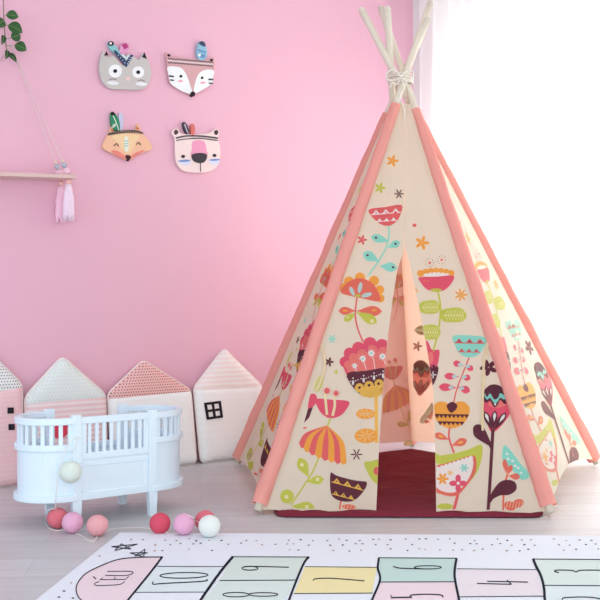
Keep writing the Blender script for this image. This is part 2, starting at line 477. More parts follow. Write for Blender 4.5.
for sy in (-1, 1):
    for sx in (-1, 1):
        bm = NB(); box(bm, cp(sx*HS, sy*HW, .228), ce*.0165, cn*.012, V((0,0,.146)), .003)
        # leg below, tapering
        a = [cp(sx*HS+q[0]*.0165, sy*HW+q[1]*.012, .084) for q in ((-1,-1),(1,-1),(1,1),(-1,1))]
        b = [cp(sx*HS+q[0]*.0125, sy*HW+q[1]*.010, 0) for q in ((-1,-1),(1,-1),(1,1),(-1,1))]
        va, vb = [bm.verts.new(p) for p in a], [bm.verts.new(p) for p in b]
        for k in range(4): bm.faces.new((va[k], vb[k], vb[(k+1)%4], va[(k+1)%4]))
        bm.faces.new(vb[::-1]); bm.faces.new(va)
        bmesh.ops.recalc_face_normals(bm, faces=bm.faces[:])
        obj('leg_post', bm, crib_w, crib)
    hs = HS-.0165
    y = sy*HW
    def bar(nm, x0, x1, z0, z1, th, dy=0):
        bm = NB(); box(bm, cp((x0+x1)/2, y+dy, (z0+z1)/2), ce*(x1-x0)/2, cn*th/2, V((0,0,(z1-z0)/2)), .002); return obj(nm, bm, crib_w, crib)
    bar('side_panel', -hs, hs, .09, .228, .008)
    bar('side_rail', -hs, hs, .222, .244, .018)
    bar('side_rail', -hs, hs, .086, .112, .018)
    bar('side_rail', -hs, hs, .198, .214, .013)
    bar('side_stile', -hs, -hs+.018, .112, .198, .013); bar('side_stile', hs-.018, hs, .112, .198, .013)
    if sy > 0: continue          # the far side rail is lifted out
    bar('side_rail', -hs, hs, .343, .366, .018)
    bar('side_stile', -hs, -hs+.018, .244, .343, .016); bar('side_stile', hs-.018, hs, .244, .343, .016)
    for i in range(8):
        x = -hs+.018+(2*hs-.036)*(i+.5)/8
        bar('slat', x-.0062, x+.0062, .24, .346, .008)
bm = NB()
pl = end_path(1, 0, -.003)+[(x, y) for x, y in end_path(-1, 0, -.003)[::-1]]
vs = [bm.verts.new(cp(x, y, .108)) for x, y in pl]
f = bm.faces.new(vs); exr = bmesh.ops.extrude_face_region(bm, geom=[f]); bmesh.ops.translate(bm, vec=(0,0,-.012), verts=[v for v in exr['geom'] if isinstance(v, bmesh.types.BMVert)])
bmesh.ops.recalc_face_normals(bm, faces=bm.faces[:])
obj('bottom_board', bm, crib_w, crib)

# ================================================================== COTTON BALL LIGHTS
RB = .034
def bc(px, py, r=RB, zf=0.0):
    D = (H-r-zf)*F/(py-HY); return V(((px-CX)/F*D, D, r+zf))
cols_ = {'coral': (238,128,142), 'lilac': (244,186,218), 'peach': (246,182,188), 'red': (228,92,116), 'white': (242,247,243), 'cream': (236,246,238)}
balls = [(bc(57.5,518), 'coral', 'coral ball in the cord loop'), (bc(72.5,522.5), 'lilac', 'lilac pink ball by the crib leg'), (bc(97.5,525.3), 'peach', 'light salmon ball'),
         (bc(160,523.3), 'red', 'deep pink ball'), (bc(184,524,RB,.0056), 'lilac', 'lilac pink ball beside the deep pink one'), (V((-.312,3.125,RB)), 'coral', 'coral ball half hidden behind the white ball'),
         (bc(209.5,526,.035,.0058), 'white', 'white ball'), (V(((70.5-CX)/F*3.133, 3.133, H-(472-HY)/F*3.133)), 'cream', 'cream ball hanging on the crib post')]
g = empty('cotton_ball_light_string', (balls[3][0].x, balls[3][0].y, 0), 'string of pink, red, white and cream cotton ball lights on the floor by the crib', 'string lights')
for c, col, lb in balls:
    bm = NB(); r = .0365 if col == 'cream' else (.035 if col == 'white' else RB)
    ball(bm, c, r, 30, 1, .035, 8)
    m = mat('cotton_thread_'+col, cols_[col], .85, .15, cols_[col], bmp=(160,.8,.003), spec=.15)
    obj('cotton_ball', bm, m, g, True, lb)
cord_m = mat('white_cord', (240,232,228), .6)
def spl(pts, n=8):
    out = []; m = len(pts)
    for i in range(m-1):
        p0, p1, p2, p3 = pts[max(i-1,0)], pts[i], pts[i+1], pts[min(i+2,m-1)]
        for k in range(n):
            t = k/n; out.append(.5*((2*p1)+(p2-p0)*t+(2*p0-5*p1+4*p2-p3)*t*t+(3*p1-p0-3*p2+p3)*t**3))
    out.append(pts[-1]); return out
B = [b[0] for b in balls]
cz = .0022
topc = cp(-HS-.03, -HW-.02, .262)
pts = [B[7]+V((-.002,-.005,.034)), cp(-HS+.0, -HW-.022, .30), cp(-HS-.035,-HW-.016,.28), P(61,465,3.08), P(56.5,490,3.10), B[0]+V((-.004,-.012,.034))]
bm = NB(); tube(bm, spl(pts), .0013, 6); obj('cord', bm, cord_m, g, True)
pts = [B[0]+V((0,-.01,.033)), B[0]+V((-.028,-.02,.03)), floor_pt(45.5,520,cz+.012), floor_pt(48,527,cz), floor_pt(56,530.5,cz), floor_pt(66,529.5,cz), B[1]+V((-.02,-.03,-.02))]
bm = NB(); tube(bm, spl(pts), .0015, 6); obj('cord', bm, cord_m, g, True)
pts = [B[1]+V((.0,-.03,-.016)), floor_pt(75,532.5,cz), floor_pt(82,536,cz), floor_pt(87,540,cz), floor_pt(94,541,cz), B[2]+V((.004,-.022,-.029)), ]
bm = NB(); tube(bm, spl(pts), .0015, 6); obj('cord', bm, cord_m, g, True)
pts = [B[2]+V((.022,.012,-.026)), floor_pt(113,529,cz), floor_pt(130,527.5,cz), floor_pt(146,528,cz), B[3]+V((-.022,.01,-.025))]
bm = NB(); tube(bm, spl(pts), .0008, 6); obj('cord', bm, cord_m, g, True)
pts = [B[3]+V((.02,-.02,-.024)), floor_pt(172,534.2,cz), B[4]+V((-.018,-.025,-.025))]
bm = NB(); tube(bm, spl(pts), .0013, 6); obj('cord', bm, cord_m, g, True)
pts = [B[4]+V((.0,-.0,.0344)), B[4]+V((.03,-.01,.022)), B[5]+V((-.03,-.02,.005)), B[6]+V((-.02,-.025,.012))]
bm = NB(); tube(bm, spl(pts), .0013, 6); obj('cord', bm, cord_m, g, True)

# ================================================================== RUG
rug_c = {'base': (232,238,247), 'ink': (42,46,58), 'pink': (236,219,226), 'blue': (222,235,238), 'green': (214,228,222), 'yellow': (238,228,176), 'teal': (196,222,217),
         'lilac': (232,226,232), 'dot': (120,112,122), 'dotb': (186,150,126), 'mint': (217,232,228)}
rk = list(rug_c); rm = [mat('rug_'+k, rug_c[k], .95, spec=.05, bmp=(300,.3,.001)) for k in rk]
RI = {k: i for i, k in enumerate(rk)}
ink = []
def fill(pts, c, ly=1): ink.append((pts, RI[c], ly))
def line(pts, w=1.0, c='ink', ly=3, sm=True): ink.append((stroke(pts, w, sm), RI[c], ly))
arc = smooth([(162,557),(140,557.2),(118,559.5),(98,567),(84,575),(76.5,586),(78,596),(86,604),(92,608),(128,600)],6,False)
fill(arc, 'pink'); line(arc[:-6], 1.1)
fill([(162,557),(157,566.3),(224.5,566.5),(206,592),(134,592.3)][1:], 'blue'); line([(157,566.3),(225,566.6)], .7); line([(134,592.3),(206,592)], .7)
line([(162.5,556.5),(150,573),(128,600),(108,626)], 2.0)
line([(233,556.5),(221,571),(206,592),(190,616)], 2.6)
fill([(233,556.7),(309,557),(296,580),(219.5,580.5)], 'green'); line([(233,556.7),(309,557)], .9); line([(219.5,580.5),(296,580)], .9)
fill([(219.5,580.5),(296,580),(278,612),(194,612)], 'mint')
line([(309,556.7),(304,563),(297,579),(289,600),(284,614)], 2.2)
fill([(305,566.6),(377,567.3),(372,593),(294,593.5)], 'yellow'); line([(305,566.6),(377,567.3)], .7); line([(294,593.5),(373,593)], .7)
fill([(379,557.5),(456.5,558),(455,581.5),(380,582)], 'teal'); line([(379,557.7),(456.5,558.2)], .9); line([(380,582),(455,581.7)], .9)
fill([(380,582),(455,581.5),(459,612),(368,612)], 'pink')
line([(379,557.5),(377.8,568),(380,580),(372,600),(367,614)], 2.2)
line([(456.5,558),(454.5,573),(456,585),(459,600),(460,614)], 2.4)
fill([(457,568.7),(537,569.5),(544,596),(459,596.7)], 'lilac'); line([(457,568.7),(537,569.5)], .7); line([(459,596.7),(544,596)], .7)
fill([(533.5,559),(700,560),(720,586.5),(544,585.3)], 'mint'); line([(533,559),(700,560)], .9); line([(543,585.3),(720,586.5)], .9)
fill([(544,585.3),(720,586.5),(745,614),(548,614)], 'blue')
line([(533,558.5),(536,566),(541,576),(544,588),(545,600),(549,614)], 2.6)
fill([(134,592.3),(206,592),(194,612),(116,612)], 'base')
# digits lie with their tops towards the rounded end
line([(153,581.5),(153.5,584.2),(163,583.4),(203,581.2),(207,579.2)], 1.1)
o_ = ell(184,575.3,24,2.8,-1,26); line(o_+[o_[0]], 1.0)
o_ = ell(250,568.2,8,1.9,0,16); line(o_+[o_[0]], 1.0); line([(244,566.6),(256,566.4),(289,567.2)], 1.0)
for q in ((236,594.6,13,2.2),(263.5,594.4,14.5,1.8)): o_ = ell(*q,0,20); line(o_+[o_[0]], 1.0)
line([(313,580.6),(316,578.7),(330,578.2),(350,579.6),(364.5,580.9)], 1.0)
line([(393,566.3),(399,568),(412,568.6),(424,568.8)], 1.1); o_ = ell(428,567.3,13.5,1.6,0,20); line(o_+[o_[0]], 1.0)
line([(391,594.8),(391,597.6),(412,597.2)], 1.4, sm=False); line([(411,597.4),(411.5,595),(428,594.2),(441,595),(443,597.4)], 1.2)
line([(477,583.4),(511,584.2)], 1.1); line([(487,581.2),(528,582)], 1.1); line([(507,580),(511.5,584.3)], 1.1)
line([(559,572.6),(554.5,571.2),(558,570),(572,570.4),(576,572),(581,570.2),(600,570.2),(614,571),(616,572.6)], 1.1)
line([(562,599.6),(566,597.5),(590,597.2),(612,601)], 1.1)
# C E U, tops to the left, read away from the viewer
line([(124.5,581.4),(120,584.3),(108,585.2),(96.3,585.3),(94.6,583.4),(99.6,581.5)], .8)
line([(103,577.4),(99.6,579.6),(112,579.5),(125.6,579.3),(128.8,576.2)], .8, sm=False); line([(115.3,576.8),(114,579.4)], .8)
line([(93,576.4),(96,579)], 1.1)
line([(107.2,571.4),(128,571.2),(133,572.4),(131,574.2),(124,575.5),(105,575.3)], .8)
for st in ([(121.3,543.7),(114.8,550.6),(137.5,544),(111.5,546.6),(131,549)], [(145,549),(134.7,556),(147.6,552.6),(130,552.8),(143.6,557)]):
    for i in range(5): line([st[i], st[(i+1)%5]], .8, sm=False)
rs = random.Random(3)
def in_poly(x, y, pg):
    c = False
    for i in range(len(pg)):
        (x0, y0), (x1, y1) = pg[i-1], pg[i]
        if (y0 > y) != (y1 > y) and x < (x1-x0)*(y-y0)/(y1-y0)+x0: c = not c
    return c
def inside(x, y):
    if in_poly(x, y, arc+[(162,557)]) or (110 < x < 149 and 542 < y < 559): return True
    if y > 555 and x > 150: return True
    return y > 555 and x > 120-1.31*(y-534)+45
for jy in range(8):
    for jx in range(64):
        x = 60+jx*11.5+(jy%2)*5.7+rs.uniform(-3.2,3.2); y = 539.5+jy*4.1+jy*jy*.55+rs.uniform(-1.2,1.2)
        if inside(x, y) or x < 120-1.31*(y-534)+8 or rs.random() < .25: continue
        fill(ell(x, y, 1.3*rs.uniform(.7,1.1), .6, 0, 8), rs.choice(['dot','dot','ink','dotb']), 2)
for x, y in ((64,591),(59,597),(73,598)): fill(ell(x, y, 1.5, .7, 0, 8), 'ink', 2)
RZ = .005
bm = NB()
TL, TR, BR_, BL_ = (120,534), (790,538.5), (1060,760), (-160,760)
cor = [floor_pt(*p, 0) for p in (BL_, BR_, TR, TL)]
f = bm.faces.new([bm.verts.new(c+V((0,0,RZ))) for c in cor])
ex = bmesh.ops.extrude_face_region(bm, geom=[f]); bmesh.ops.translate(bm, vec=(0,0,-RZ+.0005), verts=[v for v in ex['geom'] if isinstance(v, bmesh.types.BMVert)])
bmesh.ops.recalc_face_normals(bm, faces=bm.faces[:])
sheet_prints(bm, ink, lambda x, y, ly: floor_pt(x, y, RZ+.00025*ly+.0002), 500)
top('play_rug', bm, rm, 'white hopscotch play rug with pastel numbered squares on the floor in front', 'rug')

# ================================================================== TENT
DT = [('FL', (256,515), (404.8,78,4.045), 3.0), ('FR', (552.5,517), (404.5,78,4.118), 8), ('BL', (236,465.7), (402.6,78,4.155), 19), ('BR', (598,466), (397.0,78,4.083), 9.5), ('B', (412,448), (391.3,78,4.115), 8.5)]
POL = {}
for k, ft, tp, ty in DT:
    f0 = floor_pt(*ft); t0 = P(*tp); d = t0-f0
    s = 1.0
    for _ in range(60):
        e = proj(f0+d*s)[1]-ty; s += e*.0008
    POL[k] = (f0, t0, s)
def pole_at(k, z):
    f0, t0, s = POL[k]; return f0+(t0-f0)*(z/t0.z)
tcen = sum((POL[k][0] for k in POL), V((0,0,0)))/5
tent = empty('teepee_tent', (tcen.x, tcen.y, 0), 'cream flower-print teepee play tent with coral edges and open flaps, in front of the curtain', 'tent')
pole_m = mat('pale_pole_wood', (228,219,202), .6, bmp=(40,.3,.001,'Object',(1,1,.1)))
for k in POL:
    f0, t0, s = POL[k]
    lift = V((0,0,.013)) if True else 0
    bm = NB(); pts = [f0+(t0-f0)*(s*i/24) for i in range(25)]
    pts[0] = pts[0]+(t0-f0)*.008
    d = (pts[-1]-pts[-2]).normalized(); last = pts.pop()
    pts += [last-d*.004]
    tube(bm, pts, .0149, 16)
    # rounded tip
    ball(bm, last-d*.004, .0147, 14)
    obj('pole', bm, pole_m, tent, True)
ZT = {k: 1.585 for k in POL}
sleeve_m = mat('coral_cotton', (252,182,172), .85, .3, (255,160,136), bmp=(60,.7,.004), spec=.1)
sl_col = {}
for q, k in enumerate(POL):
    bm = NB(); z0, z1 = .035, ZT[k]-.012*(k in ('FR',))
    n = 110
    pts = [pole_at(k, z0+(z1-z0)*i/n) for i in range(n+1)]
    def rr(t, q=q):
        lo = .034 if q in (2, 3) else .0295
        base = lo*(1-t)+.0215*t
        def g(a):
            return base*(1+.15*noise.noise(V((math.cos(2*PI*a)*1.2+q*7, math.sin(2*PI*a)*1.2, t*14)))+.05*noise.noise(V((a*6, q, t*70)))*(1 if 0 < t < 1 else 0))
        return g
    tube(bm, pts, rr, 28, caps=False)
    bmesh.ops.recalc_face_normals(bm, faces=bm.faces[:])
    obj('pole_sleeve', bm, sleeve_m, tent, True)

# ---- printed cloth colours
pc = {'cloth': (239,230,212), 'coral': (238,124,108), 'pink': (235,98,124), 'lpink': (244,138,132), 'orange': (250,176,84), 'yellow': (250,200,100), 'lime': (206,212,96), 'llime': (226,226,150),
      'teal': (150,228,214), 'lblue': (196,228,226), 'maroon': (106,58,72), 'white': (250,246,242), 'rose': (236,112,116), 'vein': (244,236,190)}
pk = list(pc); PIx = {k: i for i, k in enumerate(pk)}
def cloth_mats(tag_, fac, tfac, tcol, tmix=.25, cloth=None):
    out = []
    for k in pk:
        c = pc[k]; cl_ = cloth or pc['cloth']
        if k == 'cloth': c = cl_
        if fac < 1: c = tuple(int(c[i]*fac+cl_[i]*(1-fac)) for i in range(3))
        tc_ = tuple(int(c[i]*(1-tmix)+tcol[i]*tmix) for i in range(3))
        out.append(mat('printed_cotton_%s_%s' % (tag_, k), c, .9, tfac, tc_, bmp=(90,.35,.002) if k == 'cloth' else None, spec=.08))
    return out
PM_out = cloth_mats('outside', 1, .36, (255,222,196))
PM_in = cloth_mats('inside', .45, .44, (255,205,178), .4, (246,222,202))  # peach tint in the cloth colour stands in for warm light bouncing inside
PM_side = cloth_mats('side', .62, .35, (255,242,222), .6, (248,242,226))  # paler copy of the same cloth, daylight wash put into its colours

# ---- the print
LT, RT = [], []
def A(L, c, ly, *polys):
    for p in polys: L.append((p, PIx[c], ly))
# left front motifs
A(LT,'orange',1,*petals(392.5,161,6,5)); A(LT,'lime',1,*petals(380,188,5.5,5)); A(LT,'maroon',1,*petals(399,194,5,6,.22))
A(LT,'rose',1,*petals(362,240,5,5)); A(LT,'teal',1,*petals(332,339,4.5,6,.3)); A(LT,'maroon',1,*petals(329,362,4.6,5)); A(LT,'lime',1,*petals(336,372,2.5,5))
A(LT,'rose',1,smooth([(369,209.6),(385,207.3),(401.3,205),(401,213),(397,221),(389,226),(380,224),(372,217)],3))
A(LT,'white',2,*zig(371,215,400.5,212.6,3,4.6,1.0)); A(LT,'white',2,*zig(376,222,397,220.5,3,3.2,.8))
for x, y in ((376,213.5),(386,212.8),(395.5,212)): A(LT,'rose',3,ell(x,y,.8,.8,0,6))
A(LT,'teal',1,stroke([(388.5,226),(389,236),(386,248),(378,262),(368,276)],1.5))
A(LT,'teal',1,leaf(390,242,371,236.5,4.2),leaf(387,248,400,242,3.8),leaf(380,262,363,253,5),leaf(379,266,397,268,4.8))
for x, y in ((376,238),(395.5,244),(367.5,255.5),(393,267.5)): A(LT,'maroon',2,ell(x,y,1.3,1.1,0,8))
for x, y, r in ((349,281.5,5),(360,277.8,5.2),(374,281,5),(379.5,290,4.6),(380.5,298.5,4),(343.5,288,4.4)): A(LT,'orange',1,ell(x,y,r))
A(LT,'coral',2,smooth([(341,293),(346,284),(355,279),(364,279),(373,284),(378,292),(379.5,301.5),(360,298)],4))
A(LT,'lblue',3,ell(352,291.5,2,4.8,-25),ell(360,288,2.1,5.6,12),ell(366.5,295.3,5.6,2.2,-15)); A(LT,'lime',4,ell(357.5,296,3,1.5))
A(LT,'rose',1,stroke([(357,297),(355.3,314),(357.5,328),(363,342)],1.5))
A(LT,'coral',2,leaf(356,311,338.5,311,4),leaf(356,311,382,311.5,5.2)); A(LT,'lime',1,leaf(356,313,344,321,3.6)); A(LT,'lime',3,leaf(356,312,377,323,5))
A(LT,'orange',4,ell(345,311,2.4,1.2),ell(374,310.5,2.6,1.2)); A(LT,'vein',4,ell(347.5,317.5,1.2),ell(372,321.5,2))
for x, y, r in ((345,362,5.5),(349.5,353.5,5.8),(358.5,348.5,6.6),(370,344,6.8),(382,345.5,6.4)): A(LT,'pink',1,ell(x,y,r))
A(LT,'pink',1,[(340,359),(346,374),(386,369),(388,345),(370,344),(350,353)])
for x, y, r in ((348.5,365,4.4),(353.5,358,4.8),(362,354.5,5.2),(372,350.5,5.4),(383,352,5.2)): A(LT,'lpink',2,ell(x,y,r))
A(LT,'lpink',2,[(345,366),(348.5,373.5),(386,369),(388,352),(372,350),(353,358)])
for x, y, r in ((354.6,366,2.3),(362.6,359,3.1),(371.2,353.5,3.2),(382.5,356.7,3)):
    A(LT,'white',3,ell(x,y,r)); A(LT,'white',3,stroke([(x,y),(x+2.5,y+7),(x+4,371.5)],.7))
    A(LT,'teal',4,ell(x,y,r*.4,r*.4,0,6))
    for i in range(8): A(LT,'white',3,ell(x+(r+1.2)*math.cos(i*PI/4),y+(r+1.2)*math.sin(i*PI/4),.4,.4,0,5))
A(LT,'maroon',3,smooth([(347,373.5),(366,371),(386,368.6),(387,380),(384,392),(374,397),(362,395.5),(352,386)],3))
A(LT,'yellow',4,ell(359.5,388,4.6),ell(369,386,4.8),ell(379,384,4.6),[(356,389),(362,396.4),(370,398.2),(379,396.5),(387,390),(387,384)])
A(LT,'maroon',5,ell(359.5,388,1.4),ell(369,385.5,1.4),ell(378.5,384,1.4))
for x, y in ((353,381.5),(363.6,379),(374,376.5),(383,374.5)):
    A(LT,'white',5,ell(x,y+1.5,1.2,2.6,0,8),ell(x,y-3,.7,.9,0,6),ell(x-2.5,y,.9,.6,0,6),ell(x+2.5,y-.4,.9,.6,0,6),ell(x+5,y-1.4,.6,.6,0,6))
A(LT,'yellow',1,[(374.4,396),(377.6,396),(378,443),(375,443)])
for x, y, rx, ry in ((365.5,414,9.5,5.2),(366,436,11.5,7.4)):
    A(LT,'orange',2,ell(x,y,rx,ry))
    for i in range(8): A(LT,'vein',3,stroke([(x+rx*.15*math.cos(i*PI/4),y+ry*.15*math.sin(i*PI/4)),(x+rx*.85*math.cos(i*PI/4+.2),y+ry*.85*math.sin(i*PI/4+.2))],.5,False))
A(LT,'pink',1,smooth([(316,399),(332,399.8),(349,401.6),(346,410),(340,416),(330,418.5),(322,414),(317.5,407)],3))
for x, y, ex_, ey_, r in ((327,391,327,415,3),(336,393.5,332.5,416,2.6)):
    A(LT,'vein',2,stroke([(x-2,y+3),(x-1.2,y+12),(ex_,ey_)],2.6)); A(LT,'rose',3,ell(x,y,r)); 
    for i in range(8): A(LT,'rose',2,ell(x+(r+1.4)*math.cos(i*PI/4),y+(r+1.4)*math.sin(i*PI/4),.5,.5,0,5))
A(LT,'lime',1,stroke([(331,418),(329,422),(327.5,427)],1.6))
ap = (327,425.5); rim = [(299,443),(303.5,448),(309,451.5),(315,454.5),(321.5,457.5),(328,459.5),(334.5,461),(340.5,462.5),(346.5,462.5)]
for i in range(8):
    a, b = rim[i], rim[i+1]; fa, fb = i/8, (i+1)/8
    ca = (327+(a[0]-327)*.72-(1-fa)*1+fa*2, 425.5+(a[1]-425.5)*.42); cb = (327+(b[0]-327)*.72-(1-fb)*1+fb*2, 425.5+(b[1]-425.5)*.42)
    mid = ((a[0]+b[0])/2, (a[1]+b[1])/2+2.4)
    A(LT,'rose' if i%2 == 0 else 'orange',2,smooth([ap,cb,b,mid,a,ca],3) if False else [ap]+smooth([ap,cb,b],4,False)[1:]+smooth([b,mid,a],4,False)[1:]+smooth([a,ca,ap],4,False)[1:-1])
A(LT,'lime',1,stroke([(319,457),(312,473),(303,487),(291,505)],1.5))
A(LT,'lime',2,leaf(309,478,299,458,5.4),leaf(306,482,324,479,4.4),ell(287,496.5,6.8,7),leaf(291,506,315,508,5.4))
for x, y in ((302,465),(317.5,479.5),(286.5,497),(307,507)): A(LT,'vein',3,ell(x,y,2,1.9))
A(LT,'maroon',1,smooth([(330.5,473),(336,475.5),(348,479),(358,481),(367,482.5),(363,492),(354,500.5),(343,501.5),(334,498),(330.5,491)],3))
A(LT,'yellow',2,*zig(331.5,482,363.5,490.5,3,5.2,1.0)); A(LT,'yellow',2,*zig(332,494,355,500,3,4,.9))
for x, y in ((336.5,481.5),(347.5,484.5),(358.5,487.3),(335.5,493.4),(343.5,495.5)): A(LT,'maroon',3,ell(x,y,.8,.7,0,6))
A(LT,'coral',1,stroke([(341,501),(340,507),(339,514)],1.6),ell(349,507,7,2.6,4),ell(331,512.5,7,1.3))
for i in range(4): A(LT,'vein',2,stroke([(343.5+i*3.4,509),(345+i*3.4,505.5)],.5,False))
A(LT,'maroon',1,*petals(356.5,454.5,6,6,.2)); A(LT,'lime',1,smooth([(364,463),(371,461.5),(380,461),(380,484),(374,482),(369,475)],3)); A(LT,'rose',2,ell(376.5,471,3,4))
A(LT,'pink',1,smooth([(311,394),(316,395),(317,401),(313,407),(308,409),(309,400)],3)); A(LT,'maroon',1,[(308,409),(313,407),(309,418),(304,423)]); A(LT,'rose',1,ell(305,428,2,.9)); 
A(LT,'llime',1,ell(319,384,4,9,20))
# right front motifs
A(RT,'orange',1,*petals(422,243,7,5)); A(RT,'rose',1,ell(414.5,225.5,2,1.8)); A(RT,'orange',1,*petals(461,295,6.5,7,.25)); A(RT,'orange',1,*petals(415,291,3.5,5))
for x, y in ((429.6,263),(441.6,260)):
    A(RT,'rose',2,ell(x,y,1.3))
    for i in range(9): A(RT,'rose' if i%2 else 'maroon',2,ell(x+4*math.cos(i*PI/4.5),y+4*math.sin(i*PI/4.5),.5,.5,0,5))
for i in range(7): A(RT,'orange',1,ell(420.5+i*5.1,273.5-2.2*math.sin(i/6*PI),3.4))
A(RT,'white',2,*[ell(426+i*4.2,275.8-1.2*math.sin(i/5*PI),2.4) for i in range(6)])
A(RT,'pink',3,smooth([(419,277.5),(436,277),(453.5,276),(451,284),(444,290.5),(435,292),(426,289),(421,283)],3)); A(RT,'lime',4,ell(436,290.5,6,1.8)); A(RT,'coral',4,ell(426,281.5,3.5,.9))
A(RT,'lime',1,stroke([(438,292),(440.5,308),(438.5,330),(433,352)],1.8))
for x, y, rx, ry in ((430,307.5,10.5,6.8),(453.5,315.5,13,7.4),(430,332.5,10.5,7.5)):
    A(RT,'lime',2,smooth([(x-rx,y),(x-rx*.8,y-ry*.8),(x+rx*.5,y-ry),(x+rx,y),(x+rx*.6,y+ry*.85),(x-rx*.7,y+ry*.85)],4))
    A(RT,'vein',3,stroke([(x-rx*.8,y),(x+rx*.8,y)],.6,False))
    for i in range(-3,4): A(RT,'vein',3,stroke([(x+i*rx*.22,y),(x+i*rx*.22+ry*.35,y-ry*.7)],.5,False),stroke([(x+i*rx*.22,y),(x+i*rx*.22+ry*.35,y+ry*.7)],.5,False))
A(RT,'pink',1,smooth([(425,343),(428,342),(432,350),(439,350),(439,358),(436,367),(424,368)],3)); A(RT,'lpink',2,ell(430.5,358,3,6)); A(RT,'maroon',1,smooth([(424,367),(437.5,366),(437,376),(432,386),(424,383)],3))
A(RT,'white',2,*petals(433,375,3.5,4,.3))
A(RT,'teal',1,smooth([(453,336),(469,335.5),(486,338),(484,347),(478,355),(468,357.5),(459,353),(454.5,344)],3))
A(RT,'rose',2,*zig(454,343,485,343.5,3,4.6,.9)); A(RT,'rose',2,*zig(458,352,480,352.5,3,3.6,.8))
for x, y in ((459,341.5),(469.5,341.7),(480,342)): A(RT,'maroon',3,ell(x,y,.8,.7,0,6))
A(RT,'rose',1,stroke([(469,358),(461,378),(456,392),(453.5,404)],1.3))
for (x0,y0,x1,y1,w) in ((463.5,366,453,362.5,3.2),(465,364.5,473,370.5,3),(459.5,377,444,376,3.4),(461,376,470.5,379,3.2),(457,388,438.5,387,4),(457.5,387,470,391.5,3.8)):
    A(RT,'pink',2,leaf(x0,y0,x1,y1,w)); A(RT,'lblue',3,ell(x0+(x1-x0)*.33,y0+(y1-y0)*.33,2.6,1.7))
A(RT,'orange',1,smooth([(451,407),(446,402.5),(438,402),(433,408),(434,416),(440,424.5),(451,428.5),(462,425),(468.5,416),(469.5,408),(464,402),(456,402.5)],3))
A(RT,'maroon',3,smooth([(452,402),(457,405),(456,409.5),(451,413),(447.5,409),(447,405)],3))
for (x0,x1,y,h,n_) in ((435,468.5,415.3,3.4,8),(438,464,422.6,3,6)):
    A(RT,'maroon',2,stroke([(x0,y-.6),(x1,y)],1.3,False))
    for i in range(n_):
        a = x0+(x1-x0)*i/n_; b = x0+(x1-x0)*(i+1)/n_; A(RT,'maroon',2,[(a,y-.2),(b,y-.2),((a+b)/2,y+h)])
A(RT,'rose',1,stroke([(449.5,428),(449,438),(454,453)],1.8)); A(RT,'coral',2,leaf(449.5,440,434,434,3.4),leaf(451,446,467,440,4)); A(RT,'yellow',3,ell(441,436.5,2.6,1.1,20),ell(460.5,442.5,2.6,1.1,-15))
A(RT,'lime',1,smooth([(434,452),(440,455.5),(456,453),(470,449),(481.5,444.5),(482,456),(478,470),(470,480),(460,470),(436,463)],3))
A(RT,'coral',2,smooth([(434,468),(446,463.5),(460,459),(472,455.5),(476,459),(475.5,472),(468,484),(456,496),(440,494),(432,488)],3))
A(RT,'white',3,smooth([(434,471),(447,466),(460,461.5),(471.5,458.5),(473,466),(469,478),(458,491),(446,492.5),(436,487.5),(433,480)],3))
for i in range(9): A(RT,'white',3,ell(438+i*4.1,469-i*1.35,2.2))
A(RT,'pink',4,*petals(458,483.5,8.5,4,.6)); A(RT,'white',5,ell(458,483.5,1.6)); A(RT,'orange',4,*petals(442.5,479,6,6,.4)); A(RT,'teal',4,*petals(464,468,4.4,6,.35)); A(RT,'yellow',4,*petals(450,473,3,5,.35))
A(RT,'rose',1,stroke([(458,493),(456,502),(453,512)],3)); A(RT,'lime',1,ell(445,506.5,8,3),ell(464,510.5,10,1.2))
A(RT,'maroon',2,stroke([(492.8,430),(491.8,448),(490,480),(488,512)],3.2),stroke([(492,449),(487,440),(478,432)],3.2),stroke([(489,502),(495,494),(503,489)],3.4))
A(RT,'maroon',2,smooth([(474,426),(479,424.5),(484,428),(490,441),(492,447),(484,443),(475,437),(473,431)],3),smooth([(490,500),(492,492),(500,482),(509,480),(515.5,483),(516,490),(509,495),(500,495.5)],3))
A(RT,'pink',1,smooth([(483.5,398),(497,390),(510,398),(511,410),(506,420),(492.5,433),(486,420),(483.5,410)],3)); A(RT,'lpink',2,ell(497,404,9,4))
A(RT,'maroon',3,smooth([(484,396),(485,389),(494,385),(503,389),(508.5,397),(507,403),(504,404),(500,400),(497,406),(493.5,407),(490,401),(486.5,403),(483,400)],3))
A(RT,'teal',4,smooth([(484.3,395),(487,400),(490,398),(494,403.3),(497.5,402),(500,398),(504,399.8),(507,396),(503,390),(488,389)],3))
A(RT,'maroon',5,smooth([(484.6,393),(487,397.2),(490,393.6),(494,399.6),(498,398),(500,393.4),(505,395.6),(503,389),(497,385),(490,385.3),(486,389)],3))
A(RT,'white',5,ell(495,404.5,1.1))
for x0,y0,x1,y1 in ((492.6,432,484.5,411.5),(492.8,432,495,410.5),(493,432,506,412.5)):
    A(RT,'maroon',3,leaf(x0,y0,x1,y1,3.2)); A(RT,'white',4,leaf(x0+(x1-x0)*.45,y0+(y1-y0)*.45,x0+(x1-x0)*.9,y0+(y1-y0)*.9,1.5))
A(RT,'maroon',1,*petals(488.5,367.5,8.5,5,.5,.5))
A(RT,'teal',1,smooth([(504,445),(510,450),(520,463),(529.5,475),(522,480),(513,471),(505,463),(502,457)],3))
for x, y in ((507,454),(512.5,461),(518,468),(508,459),(515,466),(521,473)): A(RT,'white',2,ell(x,y,1.5,1.2,0,8))
